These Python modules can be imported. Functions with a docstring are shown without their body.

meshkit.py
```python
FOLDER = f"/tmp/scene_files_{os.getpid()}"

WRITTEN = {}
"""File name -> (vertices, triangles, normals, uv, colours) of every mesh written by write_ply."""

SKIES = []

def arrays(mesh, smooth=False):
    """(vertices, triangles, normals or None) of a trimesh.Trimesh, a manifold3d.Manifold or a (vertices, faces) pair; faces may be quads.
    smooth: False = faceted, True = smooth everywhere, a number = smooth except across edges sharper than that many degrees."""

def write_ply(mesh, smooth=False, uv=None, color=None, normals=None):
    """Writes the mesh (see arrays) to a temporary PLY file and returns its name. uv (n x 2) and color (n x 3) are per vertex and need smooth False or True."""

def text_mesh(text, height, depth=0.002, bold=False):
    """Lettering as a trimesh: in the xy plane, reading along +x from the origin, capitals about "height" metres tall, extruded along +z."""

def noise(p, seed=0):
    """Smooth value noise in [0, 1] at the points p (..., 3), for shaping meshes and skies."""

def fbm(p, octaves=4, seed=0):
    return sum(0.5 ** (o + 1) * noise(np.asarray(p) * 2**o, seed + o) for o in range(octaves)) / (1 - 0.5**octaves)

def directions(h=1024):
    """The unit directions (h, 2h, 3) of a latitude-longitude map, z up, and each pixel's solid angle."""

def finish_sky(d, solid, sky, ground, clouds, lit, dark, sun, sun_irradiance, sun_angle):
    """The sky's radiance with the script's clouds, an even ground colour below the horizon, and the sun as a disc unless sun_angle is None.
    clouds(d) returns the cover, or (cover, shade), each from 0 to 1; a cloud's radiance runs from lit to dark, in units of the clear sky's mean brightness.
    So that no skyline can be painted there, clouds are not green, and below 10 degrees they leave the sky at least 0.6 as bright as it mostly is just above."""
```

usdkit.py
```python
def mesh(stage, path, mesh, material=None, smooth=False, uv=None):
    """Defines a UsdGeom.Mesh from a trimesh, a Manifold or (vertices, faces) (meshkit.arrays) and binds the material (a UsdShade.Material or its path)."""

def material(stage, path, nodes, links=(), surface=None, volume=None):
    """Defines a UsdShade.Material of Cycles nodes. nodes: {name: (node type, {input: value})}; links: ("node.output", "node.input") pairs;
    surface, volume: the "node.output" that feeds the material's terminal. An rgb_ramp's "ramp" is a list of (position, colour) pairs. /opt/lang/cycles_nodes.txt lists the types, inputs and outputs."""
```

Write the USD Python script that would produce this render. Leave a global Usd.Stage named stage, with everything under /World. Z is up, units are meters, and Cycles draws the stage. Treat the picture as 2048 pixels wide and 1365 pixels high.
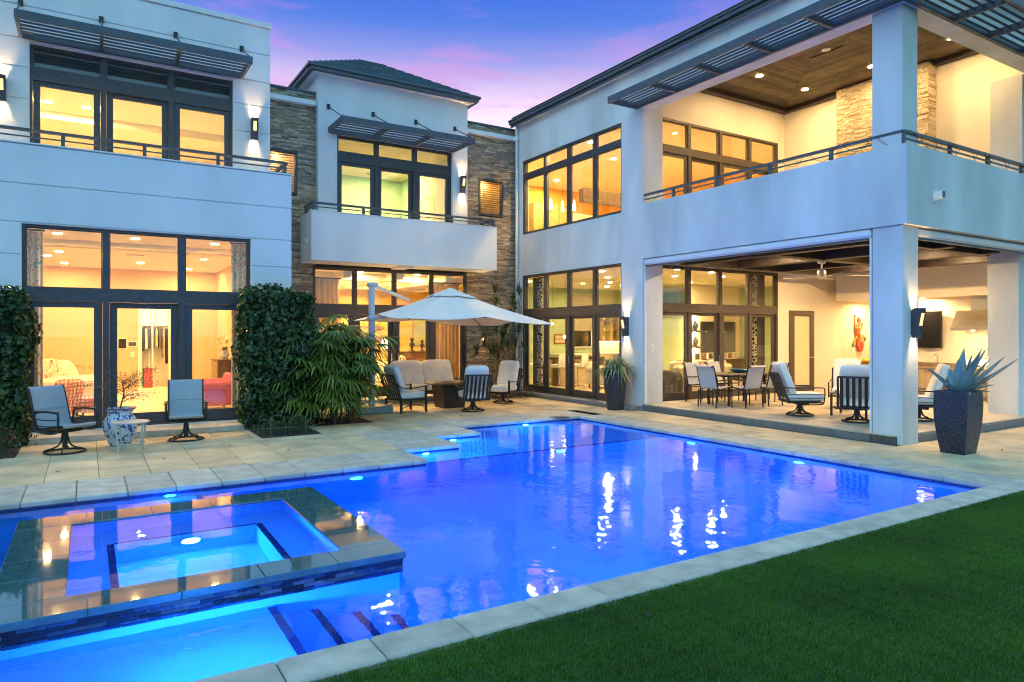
import math, random
import numpy as np, trimesh, usdkit, meshkit
from scipy.spatial import ConvexHull
from shapely.geometry import Polygon, box as sbox
from pxr import Usd, UsdGeom, UsdLux, UsdShade, Gf, Sdf

stage = Usd.Stage.CreateInMemory()
UsdGeom.SetStageUpAxis(stage, UsdGeom.Tokens.z)
UsdGeom.SetStageMetersPerUnit(stage, 1.0)
UsdGeom.Xform.Define(stage, '/World')
UsdGeom.Scope.Define(stage, '/World/Looks')
PI = math.pi

# ------------------------------------------------------------------ camera
YAW = 0.5571
cam = UsdGeom.Camera.Define(stage, '/World/camera')
cam.CreateHorizontalApertureAttr(36.0)
cam.CreateVerticalApertureAttr(36.0 * 682 / 1024)
cam.CreateFocalLengthAttr(24.0)
cam.CreateVerticalApertureOffsetAttr(-14.9 * 36 / 2048)
cam.CreateClippingRangeAttr(Gf.Vec2f(0.05, 3000))
cam.CreateExposureAttr(1.0)
_s, _c = math.sin(YAW), math.cos(YAW)
cam.AddTransformOp().Set(Gf.Matrix4d(_c, -_s, 0, 0, 0, 0, 1, 0, -_s, -_c, 0, 0, 0, 0, 1.8, 1))

# ------------------------------------------------------------------ sky: dusk, sun just set behind the house
SUN_AZ, SUN_EL = 0.62, 0.02
SKY = usdkit.material(stage, '/World/Looks/sky', {
    'tc': ('texture_coordinate', {}),
    'xyz': ('separate_xyz', {}),
    'sky': ('sky_texture', {'sky_type': 'single_scattering', 'sun_disc': False, 'sun_elevation': SUN_EL, 'sun_rotation': SUN_AZ, 'altitude': 10.0}),
    # sunset side: pale pink low down, violet, deep blue above
    'r1': ('rgb_ramp', {'ramp': [(0, (.60, .44, .42)), (.24, (.70, .53, .56)), (.295, (.64, .48, .56)), (.335, (.40, .32, .50)), (.37, (.17, .19, .45)), (.41, (.05, .12, .43)), (.46, (.016, .085, .42)), (.6, (.03, .13, .45)), (1, (.08, .28, .54))]}),
    # the rest of the dome: even dusk blue
    'r2': ('rgb_ramp', {'ramp': [(0, (.22, .40, .48)), (.25, (.21, .45, .62)), (.6, (.17, .46, .73)), (1, (.13, .39, .70))]}),
    'az': ('vector_math', {'math_type': 'dot_product', 'vector2': (math.sin(.45), math.cos(.45), 0.0)}),
    'azr': ('map_range', {'range_type': 'smoothstep', 'from_min': 0.05, 'from_max': 0.75, 'clamp': True}),
    'base': ('mix', {'mix_type': 'mix'}),
    'map': ('mapping', {'scale': (2.2, 2.2, 11.0), 'rotation': (0.10, 0.06, 0.0)}),
    'n': ('noise_texture', {'scale': 2.3, 'detail': 7.0, 'roughness': .55, 'distortion': .5}),
    'cr': ('map_range', {'range_type': 'smoothstep', 'from_min': .46, 'from_max': .66, 'clamp': True, 'to_max': 1.0}),
    'band': ('rgb_ramp', {'ramp': [(0, (1, 1, 1)), (.33, (1, 1, 1)), (.41, (.55, .55, .55)), (.48, (.12, .12, .12)), (1, (.05, .05, .05))]}),
    'cb': ('separate_color', {}),
    'cm': ('math', {'math_type': 'multiply'}),
    'cm2': ('math', {'math_type': 'multiply'}),
    'cc': ('rgb_ramp', {'ramp': [(0, (.56, .40, .48)), (.28, (.52, .38, .50)), (.33, (.38, .24, .44)), (.38, (.28, .17, .44)), (.44, (.15, .12, .42)), (1, (.15, .15, .35))]}),
    'cl': ('mix', {'mix_type': 'mix'}),
    'scale': ('vector_math', {'math_type': 'scale', 'scale': 10.0}),
    'fin': ('mix', {'mix_type': 'mix', 'fac': .04}),
    'bg': ('background_shader', {'strength': .1}),
}, [('tc.generated', 'xyz.vector'), ('xyz.z', 'r1.fac'), ('xyz.z', 'r2.fac'), ('tc.generated', 'az.vector1'), ('az.value', 'azr.value'),
    ('azr.result', 'base.fac'), ('r2.color', 'base.color1'), ('r1.color', 'base.color2'),
    ('tc.generated', 'map.vector'), ('map.vector', 'n.vector'), ('n.fac', 'cr.value'), ('xyz.z', 'band.fac'), ('band.color', 'cb.color'),
    ('cr.result', 'cm.value1'), ('cb.r', 'cm.value2'), ('cm.value', 'cm2.value1'), ('azr.result', 'cm2.value2'), ('xyz.z', 'cc.fac'),
    ('cm2.value', 'cl.fac'), ('base.color', 'cl.color1'), ('cc.color', 'cl.color2'), ('cl.color', 'scale.vector1'),
    ('scale.vector', 'fin.color1'), ('sky.color', 'fin.color2'), ('fin.color', 'bg.color')], surface='bg.background')
dome = UsdLux.DomeLight.Define(stage, '/World/sky')
dome.CreateIntensityAttr(1.0)
UsdShade.MaterialBindingAPI.Apply(dome.GetPrim()).Bind(SKY)
dome.GetPrim().SetCustomDataByKey('kind', 'structure')
# last afterglow: very weak, very broad
sun = UsdLux.DistantLight.Define(stage, '/World/afterglow')
sun.CreateIntensityAttr(0.08)
sun.CreateAngleAttr(40.0)
sun.CreateColorAttr(Gf.Vec3f(.62, .80, 1.0))
sun.GetPrim().CreateAttribute('inputs:normalize', Sdf.ValueTypeNames.Bool).Set(True)
SUN_DIR = np.array([-.80, -.35, .48]); SUN_DIR /= np.linalg.norm(SUN_DIR)
def look_matrix(z):
    z = np.asarray(z, float); z = z / np.linalg.norm(z)
    x = np.cross([0, 0, 1], z); x /= np.linalg.norm(x); y = np.cross(z, x)
    return Gf.Matrix4d(*x, 0, *y, 0, *z, 0, 0, 0, 0, 1)
sun.AddTransformOp().Set(look_matrix(SUN_DIR))

# ------------------------------------------------------------------ lamp levels
WARM = (1.0, .64, .22); SOFT = (1.0, .66, .30)
L_DOWN, L_POOL, L_SCONCE = 1600.0, 380.0, 620.0
POOL_COL = (.002, .19, 1.0)

# ------------------------------------------------------------------ materials
LOOK = {}
def mat(name, col, rough=.5, metal=0.0, var=.12, scale=6.0, bump=0.0, bscale=60.0, spec=.5, col2=None, stretch=None, detail=4.0, coat=0.0, rnd=None, extra=None):
    if name in LOOK: return LOOK[name]
    c = np.array(col, float)
    lo, hi = (c * (1 - var), np.minimum(c * (1 + var), 1)) if col2 is None else (c, np.array(col2, float))
    nodes = {'g': ('geometry', {}), 'm': ('mapping', {'scale': stretch or (1, 1, 1)}), 'n': ('noise_texture', {'scale': scale, 'detail': detail}),
             'r': ('rgb_ramp', {'ramp': [(.3, lo), (.7, hi)]}),
             'p': ('principled_bsdf', {'roughness': rough, 'metallic': metal, 'specular_ior_level': spec, 'coat_weight': coat, **(extra or {})})}
    links = [('g.position', 'm.vector'), ('m.vector', 'n.vector'), ('n.fac', 'r.fac')]
    if rnd is not None:   # tone per object (or per island of one joined part)
        nodes['o'] = ('object_info', {}) if rnd == 'object' else ('attribute', {'attribute': 'rnd'})
        nodes['rv'] = ('map_range', {'to_min': .62, 'to_max': 1.3})
        nodes['ml'] = ('vector_math', {'math_type': 'scale'})
        links += [('o.random' if rnd == 'object' else 'o.fac', 'rv.value'), ('r.color', 'ml.vector1'), ('rv.result', 'ml.scale'), ('ml.vector', 'p.base_color')]
    else:
        links.append(('r.color', 'p.base_color'))
    if bump:
        nodes['bn'] = ('noise_texture', {'scale': bscale, 'detail': 5.0})
        nodes['b'] = ('bump', {'strength': min(1, bump), 'distance': .01})
        links += [('g.position', 'bn.vector'), ('bn.fac', 'b.height'), ('b.normal', 'p.normal')]
    LOOK[name] = usdkit.material(stage, '/World/Looks/' + name, nodes, links, surface='p.BSDF')
    return LOOK[name]
def ramp_mat(name, stops, rnd='object', rough=.8, bump=.6, bscale=40.):
    nodes = {'o': ('object_info', {}) if rnd == 'object' else ('attribute', {'attribute': 'rnd'}), 'r': ('rgb_ramp', {'ramp': stops}), 'g': ('geometry', {}),
             'n': ('noise_texture', {'scale': 18.0, 'detail': 5.0}), 'mr': ('map_range', {'from_min': .25, 'from_max': .75, 'to_min': .7, 'to_max': 1.25}),
             's': ('vector_math', {'math_type': 'scale'}), 'bn': ('noise_texture', {'scale': bscale, 'detail': 6.0}), 'b': ('bump', {'strength': bump, 'distance': .01}),
             'p': ('principled_bsdf', {'roughness': rough})}
    LOOK[name] = usdkit.material(stage, '/World/Looks/' + name, nodes, [('o.random' if rnd == 'object' else 'o.fac', 'r.fac'), ('g.position', 'n.vector'), ('n.fac', 'mr.value'),
        ('r.color', 's.vector1'), ('mr.result', 's.scale'), ('s.vector', 'p.base_color'), ('g.position', 'bn.vector'), ('bn.fac', 'b.height'), ('b.normal', 'p.normal')], surface='p.BSDF')
    return LOOK[name]
def emit(name, col, strength):
    if name not in LOOK:
        LOOK[name] = usdkit.material(stage, '/World/Looks/' + name, {'e': ('emission', {'color': col, 'strength': strength})}, surface='e.emission')
    return LOOK[name]
def sheet_glass(name, f0=.05, rough=.0, tint=(1, 1, 1), bump=0.0, bscale=9.0, refl=(1, 1, 1)):
    nodes = {'lw': ('layer_weight', {'blend': .5}), 'pw': ('math', {'math_type': 'power', 'value2': 5.0}), 'mr': ('map_range', {'to_min': f0, 'to_max': 1.0}),
             't': ('transparent_bsdf', {'color': tint}), 'gl': ('glossy_bsdf', {'roughness': rough, 'color': refl}), 'mx': ('mix_closure', {})}
    links = [('lw.facing', 'pw.value1'), ('pw.value', 'mr.value'), ('mr.result', 'mx.fac'), ('t.BSDF', 'mx.closure1'), ('gl.BSDF', 'mx.closure2')]
    if bump:
        nodes |= {'g': ('geometry', {}), 'n': ('noise_texture', {'scale': bscale, 'detail': 3.0, 'roughness': .45}), 'b': ('bump', {'strength': 1.0, 'distance': bump})}
        links += [('g.position', 'n.vector'), ('n.fac', 'b.height'), ('b.normal', 'gl.normal')]
    LOOK[name] = usdkit.material(stage, '/World/Looks/' + name, nodes, links, surface='mx.closure')
    return LOOK[name]
def leaf_mat(name, c1, c2, trans=.3, rough=.45, patch=0.0):
    nodes = {'g': ('attribute', {'attribute': 'rnd'}), 'r': ('rgb_ramp', {'ramp': [(0, c1), (1, c2)]}), 'p': ('principled_bsdf', {'roughness': rough}),
             'tl': ('translucent_bsdf', {}), 'm': ('mix_closure', {'fac': trans})}
    if patch:
        nodes |= {'gp': ('geometry', {}), 'pn': ('noise_texture', {'scale': patch, 'detail': 4.0}), 'mr': ('map_range', {'from_min': .3, 'from_max': .7, 'to_min': .62, 'to_max': 1.25}), 'sc': ('vector_math', {'math_type': 'scale'})}
        LOOK[name] = usdkit.material(stage, '/World/Looks/' + name, nodes, [('g.fac', 'r.fac'), ('gp.position', 'pn.vector'), ('pn.fac', 'mr.value'), ('r.color', 'sc.vector1'), ('mr.result', 'sc.scale'), ('sc.vector', 'p.base_color'), ('sc.vector', 'tl.color'),
            ('p.BSDF', 'm.closure1'), ('tl.BSDF', 'm.closure2')], surface='m.closure')
        return LOOK[name]
    LOOK[name] = usdkit.material(stage, '/World/Looks/' + name, nodes, [('g.fac', 'r.fac'), ('r.color', 'p.base_color'), ('r.color', 'tl.color'),
        ('p.BSDF', 'm.closure1'), ('tl.BSDF', 'm.closure2')], surface='m.closure')
    return LOOK[name]

# ------------------------------------------------------------------ mesh builder
_hull = {}
_rr = np.random.default_rng(99)
class B:
    def __init__(s): s.v, s.f, s.n, s.k = [], [], 0, 0
    def add(s, v, f):
        v = np.asarray(v, float); f = np.asarray(f, int)
        if f.shape[1] == 4: f = np.vstack([f[:, [0, 1, 2]], f[:, [0, 2, 3]]])
        s.v.append(v); s.f.append(f + s.n); s.n += len(v); return s
    def tm(s, m): return s.add(m.vertices, m.faces)
    def bx(s, x0, x1, y0, y1, z0, z1, bev=0.0, M=None):
        x0, x1, y0, y1, z0, z1 = min(x0, x1), max(x0, x1), min(y0, y1), max(y0, y1), min(z0, z1), max(z0, z1)
        if bev:
            b = min(bev, (x1 - x0) * .45, (y1 - y0) * .45, (z1 - z0) * .45)
            pts = []
            for sx in (0, 1):
                for sy in (0, 1):
                    for sz in (0, 1):
                        c = [(x0, x1)[sx], (y0, y1)[sy], (z0, z1)[sz]]; sg = [(1, -1)[sx], (1, -1)[sy], (1, -1)[sz]]
                        for k in range(3):
                            p = list(c)
                            for j in range(3):
                                if j != k: p[j] += sg[j] * b
                            pts.append(p)
            pts = np.array(pts)
            if 'cb' not in _hull:
                q = []
                for sx in (-1, 1):
                    for sy in (-1, 1):
                        for sz in (-1, 1):
                            for k in range(3):
                                p = [sx, sy, sz]
                                q.append([p[j] * (1 if j == k else .8) for j in range(3)])
                q = np.array(q); h = ConvexHull(q); F = h.simplices.copy()
                for i, t in enumerate(F):
                    n = np.cross(q[t[1]] - q[t[0]], q[t[2]] - q[t[0]])
                    if n @ q[t].mean(0) < 0: F[i] = t[::-1]
                _hull['cb'] = F
            v, f = pts, _hull['cb']
        else:
            v = np.array([[x, y, z] for z in (z0, z1) for y in (y0, y1) for x in (x0, x1)])
            f = np.array([[0, 2, 3, 1], [4, 5, 7, 6], [0, 1, 5, 4], [2, 6, 7, 3], [0, 4, 6, 2], [1, 3, 7, 5]])
        if M is not None: v = v @ M[:3, :3].T + M[:3, 3]
        return s.add(v, f)
    def bar(s, p, q, w, h, up=(0, 0, 1)):
        p, q = np.array(p, float), np.array(q, float); d = q - p; L = np.linalg.norm(d); d /= L
        a = np.cross(d, up)
        if np.linalg.norm(a) < 1e-4: a = np.cross(d, (1, 0, 0))
        a /= np.linalg.norm(a); c = np.cross(a, d)
        v = [p + (i * L) * d + j * a * w / 2 + k * c * h / 2 for i in (0, 1) for j in (-1, 1) for k in (-1, 1)]
        return s.add(v, [[0, 1, 3, 2], [4, 6, 7, 5], [0, 4, 5, 1], [2, 3, 7, 6], [0, 2, 6, 4], [1, 5, 7, 3]])
    def tube(s, pts, r, n=8, closed=False):
        p = np.array(pts, float); r = np.broadcast_to(np.asarray(r, float), (len(p),))
        t = (np.roll(p, -1, 0) - np.roll(p, 1, 0)) if closed else np.gradient(p, axis=0)
        t /= np.linalg.norm(t, axis=1, keepdims=True) + 1e-12
        a = np.cross(t[0], (0, 0, 1) if abs(t[0][2]) < .9 else (1, 0, 0)); A = []
        for i in range(len(p)):
            a = a - (a @ t[i]) * t[i]; a /= np.linalg.norm(a) + 1e-12; A.append(a.copy())
        A = np.array(A); C = np.cross(t, A); an = np.arange(n) * 2 * PI / n
        v = p[:, None] + r[:, None, None] * (np.cos(an)[None, :, None] * A[:, None] + np.sin(an)[None, :, None] * C[:, None])
        m = len(p); f = []
        for i in range(m if closed else m - 1):
            for j in range(n):
                i2, j2 = (i + 1) % m, (j + 1) % n
                f.append([i * n + j, i * n + j2, i2 * n + j2, i2 * n + j])
        v = v.reshape(-1, 3)
        s.add(v, f)
        if not closed:
            s.add(v[:n], [[0, k + 1, k] for k in range(1, n - 1)]); s.add(v[-n:], [[0, k, k + 1] for k in range(1, n - 1)])
        return s
    def lathe(s, prof, c=(0, 0, 0), n=32, sq=None):
        prof = np.array(prof, float); an = np.arange(n) * 2 * PI / n; m = len(prof)
        ca, sa = np.cos(an), np.sin(an)
        if sq:   # squared section with rounded corners
            k = (np.abs(ca) ** sq + np.abs(sa) ** sq) ** (-1 / sq); ca, sa = ca * k, sa * k
        v = np.stack([prof[:, :1] * ca, prof[:, :1] * sa, np.repeat(prof[:, 1:2], n, 1)], -1).reshape(-1, 3) + c
        f = [[i * n + j, i * n + (j + 1) % n, (i + 1) * n + (j + 1) % n, (i + 1) * n + j] for i in range(m - 1) for j in range(n)]
        return s.add(v, f)
    def disc(s, c, r, nrm=(0, 0, -1), n=20, h=.004):
        c, nrm = np.array(c, float), np.array(nrm, float)
        return s.tube([c - nrm * h / 2, c + nrm * h / 2], r, n)
    def poly(s, pts, axis, d0, d1, holes=()):
        g = Polygon(pts, holes); m = trimesh.creation.extrude_polygon(g, abs(d1 - d0), engine='earcut')
        v = np.array(m.vertices); d = min(d0, d1)
        if axis == 'z': w = np.stack([v[:, 0], v[:, 1], v[:, 2] + d], 1); f = m.faces
        elif axis == 'y': w = np.stack([v[:, 0], v[:, 2] + d, v[:, 1]], 1); f = m.faces[:, ::-1]
        else: w = np.stack([v[:, 2] + d, v[:, 0], v[:, 1]], 1); f = m.faces
        return s.add(w, f)
    def pl(s, axis, u0, u1, d0, d1, z0, z1, bev=0):
        return s.bx(u0, u1, d0, d1, z0, z1, bev) if axis == 'y' else s.bx(d0, d1, u0, u1, z0, z1, bev)
    def sq(s, c, r, e=.35, n=14, M=None):   # superellipsoid: cushions
        th = np.linspace(-PI / 2, PI / 2, n); ph = np.arange(2 * n) * PI / n
        pw = lambda x, k: np.sign(x) * np.abs(x) ** k
        e1, e2 = (e, e) if np.isscalar(e) else e
        T, P_ = np.meshgrid(th, ph, indexing='ij')
        v = np.stack([r[0] * pw(np.cos(T), e1) * pw(np.cos(P_), e2), r[1] * pw(np.cos(T), e1) * pw(np.sin(P_), e2), r[2] * pw(np.sin(T), e1)], -1).reshape(-1, 3)
        if M is not None: v = v @ M[:3, :3].T + M[:3, 3]
        v = v + np.array(c); k = 2 * n
        return s.add(v, [[i * k + j, i * k + (j + 1) % k, (i + 1) * k + (j + 1) % k, (i + 1) * k + j] for i in range(n - 1) for j in range(k)])
    def sheet(s, prof, x0, x1, t, ends=True):   # profile (d, z) extruded along x with thickness t
        p = np.array(prof, float); g = np.gradient(p, axis=0); g /= np.linalg.norm(g, axis=1, keepdims=True)
        nn = np.stack([-g[:, 1], g[:, 0]], 1); loop = np.vstack([p + nn * t / 2, (p - nn * t / 2)[::-1]]); k = len(loop)
        v = np.vstack([np.column_stack([np.full(k, x), loop]) for x in (x0, x1)])
        f = [[i, (i + 1) % k, k + (i + 1) % k, k + i] for i in range(k)]
        s.add(v, f); m = len(p)
        for o, fl in ((0, 1), (k, 0)):
            q = [[o + i, o + k - 1 - i, o + k - 2 - i, o + i + 1] for i in range(m - 1)]
            s.add(v, [a[::-1] for a in q] if fl else q)
        return s
    def get(s): return np.vstack(s.v), np.vstack(s.f)
    def rnd(s): return np.concatenate([np.full(len(v), r) for v, r in zip(s.v, _rr.random(len(s.v)))]).astype(np.float32)
def set_rnd(mm, values):
    from pxr import Vt
    UsdGeom.PrimvarsAPI(mm).CreatePrimvar('rnd', Sdf.ValueTypeNames.FloatArray, 'vertex').Set(Vt.FloatArray.FromNumpy(np.asarray(values, np.float32)))
def rot(axis, a, t=(0, 0, 0)):
    M = trimesh.transformations.rotation_matrix(a, axis); M[:3, 3] = t; return M
def spline(pts, n=8):
    from scipy.interpolate import CubicSpline
    p = np.array(pts, float); t = np.arange(len(p)); return CubicSpline(t, p)(np.linspace(0, len(p) - 1, (len(p) - 1) * n + 1))

# ------------------------------------------------------------------ scene tree
_used = {}
def numbered(parent, name):
    k = (parent, name); _used[k] = _used.get(k, -1) + 1
    return f'{parent}/{name}' + (f'_{_used[k]:03d}' if _used[k] else '')
class T:
    def __init__(s, path, loc): s.path, s.loc = path, np.array(loc, float)
def tag(prim, label=None, cat=None, group=None, kind=None):
    for k, v in (('label', label), ('category', cat), ('group', group), ('kind', kind)):
        if v: prim.SetCustomDataByKey(k, v)
def thing(name, label, cat, loc=(0, 0, 0), rz=0.0, group=None, kind=None):
    p = numbered('/World', name); x = UsdGeom.Xform.Define(stage, p)
    x.AddTranslateOp().Set(Gf.Vec3d(*map(float, loc)))
    if rz: x.AddRotateZOp().Set(math.degrees(rz))
    tag(x.GetPrim(), label, cat, group, kind); return T(p, loc)
def part(parent, name, b, m, smooth=False, label=None, kind=None, world=False, rnd=None):
    """world: the mesh is given in world coordinates (for things that are not turned)"""
    v, f = b.get() if isinstance(b, B) else b
    if world: v = v - parent.loc
    p = numbered(parent.path, name)
    mm = usdkit.mesh(stage, p, (v, f), m, smooth)
    if rnd is not None: set_rnd(mm, rnd)
    elif isinstance(b, B) and not smooth and len(b.v) > 1: set_rnd(mm, b.rnd())
    tag(mm.GetPrim(), label, None, None, kind); return T(p, parent.loc)
def single(name, b, m, label, cat=None, group=None, kind=None, smooth=False, loc=None):
    v, f = b.get() if isinstance(b, B) else b
    p = numbered('/World', name)
    if loc is None and kind is None: loc = np.array([*(v.min(0) + v.max(0))[:2] / 2, v[:, 2].min()])
    if loc is None: loc = np.zeros(3)
    mm = usdkit.mesh(stage, p, (v - loc, f), m, smooth); mm.AddTranslateOp().Set(Gf.Vec3d(*map(float, loc)))
    tag(mm.GetPrim(), label, cat, group, kind); return T(p, loc)
def copy(src, loc, rz=0.0, label=None, cat=None, group=None):
    base = src.path.split('/')[-1]
    import re
    base = re.sub(r'_\d{3}$', '', base); p = numbered('/World', base)
    x = UsdGeom.Xform.Define(stage, p); x.AddTranslateOp().Set(Gf.Vec3d(*map(float, loc)))
    if rz: x.AddRotateZOp().Set(math.degrees(rz))
    x.GetPrim().GetReferences().AddInternalReference(src.path); x.GetPrim().SetInstanceable(True)
    ops = [o for o in x.GetOrderedXformOps()]
    x.SetXformOpOrder([o for o in ops if o.GetOpName() == 'xformOp:translate' or (rz and o.GetOpName() == 'xformOp:rotateZ')])
    tag(x.GetPrim(), label, cat, group); return T(p, loc)

# ------------------------------------------------------------------ looks
STUCCO = mat('stucco', (.64, .655, .65), .9, col2=(.76, .76, .75), scale=1.1, bump=.6, bscale=70., stretch=(1, 1, .45), detail=8.)
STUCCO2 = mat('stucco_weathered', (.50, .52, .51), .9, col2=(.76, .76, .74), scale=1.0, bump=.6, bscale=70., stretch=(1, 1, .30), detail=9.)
CREAM = mat('cream_paint', (.74, .66, .53), .8, var=.03, scale=.8)
WHITE = mat('white_paint', (.8, .78, .74), .6, var=.03)
BRONZE = mat('dark_bronze', (.060, .058, .062), .42, var=.2, scale=20.)
BROWN = mat('brown_frame', (.080, .058, .044), .45, var=.2, scale=20.)
BLACKM = mat('black_metal', (.016, .015, .016), .38, var=.2, scale=30.)
GREYM = mat('grey_metal', (.07, .085, .10), .5, var=.15)
STEEL = mat('brushed_steel', (.60, .57, .52), .34, .85, var=.06, scale=14., stretch=(1, 1, 30))
CHROME = mat('chrome', (.7, .69, .67), .12, 1.0, var=.02)
FABRIC = mat('cushion_fabric', (.80, .77, .72), .95, var=.05, scale=9., bump=.5, bscale=250.)
SLING = mat('sling_fabric', (.36, .38, .40), .85, var=.06, scale=7., bump=.4, bscale=300.)
SLING2 = mat('sling_fabric_pale', (.48, .47, .48), .85, var=.06, scale=7., bump=.4, bscale=300.)
CANVAS = mat('umbrella_canvas', (.76, .72, .68), .95, var=.03, scale=3., bump=.2, bscale=200.)
GLASS = sheet_glass('window_glass', .05, 0.0, (.97, .98, .97))
DOWN = emit('lamp_lens', WARM, L_DOWN); DOWN_LOW = emit('lamp_lens_low', (1.0, .64, .25), L_DOWN * .58); DOWN_SOFT = emit('lamp_lens_soft', SOFT, L_DOWN * .50); DOWN_PATIO = emit('lamp_lens_patio', SOFT, L_DOWN * .78); DOWN_DIM = emit('lamp_lens_dim', (1.0, .55, .16), L_DOWN * .14); DOWN_HI = emit('lamp_lens_bright', WARM, L_DOWN * 1.7)
TRIMW = mat('lamp_trim', (.75, .72, .66), .4)
VENT = mat('vent_metal', (.36, .32, .24), .5)

# =================================================================== GROUND, POOL
rng = random.Random(7)
WL = -.07                         # water level
POOL = [(-5.2, 3.86), (9.12, 3.86), (9.12, 11.88), (6.07, 11.88), (6.07, 10.88), (5.14, 10.88), (5.14, 9.88), (4.12, 9.88), (4.12, 8.92), (-5.2, 8.92)]
SOIL = mat('soil', (.035, .024, .017), .95, col2=(.07, .05, .036), scale=25., bump=1., bscale=70.)
SUB = mat('mortar_bed', (.10, .09, .08), .95)
DECKC = (.64, .475, .275)
PAVER = [mat(f'paver_stone_{k}', tuple(np.array(DECKC) * s), .72, var=.24, scale=2.2, detail=9., bump=.5, bscale=110.) for k, s in enumerate((.84, .93, 1.0, 1.06, .97))]
COPE = [mat(f'coping_stone_{k}', tuple(np.array((.50, .45, .36)) * s), .7, var=.22, scale=5., detail=9., bump=.7, bscale=90.) for k, s in enumerate((.93, 1.0, 1.06))]
PLASTER = mat('pool_plaster', (.30, .52, .76), .6, var=.06, scale=2.)
TRIMT = mat('pool_trim_tile', (.010, .030, .12), .5, spec=.2, var=.4, scale=30.)
WATERLINE = mat('waterline_tile', (.03, .06, .17), .15, var=.4, scale=40.)

b = B(); b.poly([(-400, -400), (400, -400), (400, 400), (-400, 400)], 'z', -.16, -.10, holes=[POOL])
single('ground', b, SOIL, 'dark bare soil beneath the lawn and paving', kind='structure')

# lawn: dense artificial turf, south of the coping
b = B(); b.bx(-8, 30, -12, 3.52, -.07, -.012)
LAWNB = mat('turf_backing', (.016, .06, .012), .9, var=.35, scale=30.)
lawn = single('lawn', b, LAWNB, 'flat green lawn of short turf in front of the pool', kind='structure')
nr = np.random.default_rng(3)
def turf_patch(n, size, hmin, hmax, w):
    x, y = nr.uniform(-size / 2, size / 2, (2, n)); a = nr.uniform(0, 2 * PI, n); h = nr.uniform(hmin, hmax, n); ln = nr.uniform(.2, 1.0, n) * h * .75
    d = np.stack([np.cos(a), np.sin(a)], 1); s = np.stack([-d[:, 1], d[:, 0]], 1) * (w / 2)
    base = np.stack([x, y], 1)
    V = np.zeros((n, 5, 3))
    V[:, 0, :2] = base - s; V[:, 1, :2] = base + s
    mid = base + d * (ln * .35)[:, None]
    V[:, 2, :2] = mid + s * .8; V[:, 3, :2] = mid - s * .8; V[:, 2:4, 2] = (h * .6)[:, None]
    V[:, 4, :2] = base + d * ln[:, None]; V[:, 4, 2] = h
    k = np.arange(n)[:, None] * 5
    F = np.concatenate([k + [0, 1, 2], k + [0, 2, 3], k + [3, 2, 4]])
    return (V.reshape(-1, 3), F), np.repeat(nr.random(n), 5)
TURF = leaf_mat('turf_blades', (.014, .075, .003), (.11, .25, .011), .25, .5, patch=.9)
gi = UsdGeom.PointInstancer.Define(stage, '/World/grass')
protos = []
for k in range(4):
    tp, tv = turf_patch(2200, .30, .012, .024, .0028); pm = usdkit.mesh(stage, f'/World/grass/blades_{k:03d}' if k else '/World/grass/blades', tp, TURF); set_rnd(pm, tv); protos.append(pm.GetPath())
gi.CreatePrototypesRel().SetTargets(protos)
pos, idx, ori = [], [], []
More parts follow.
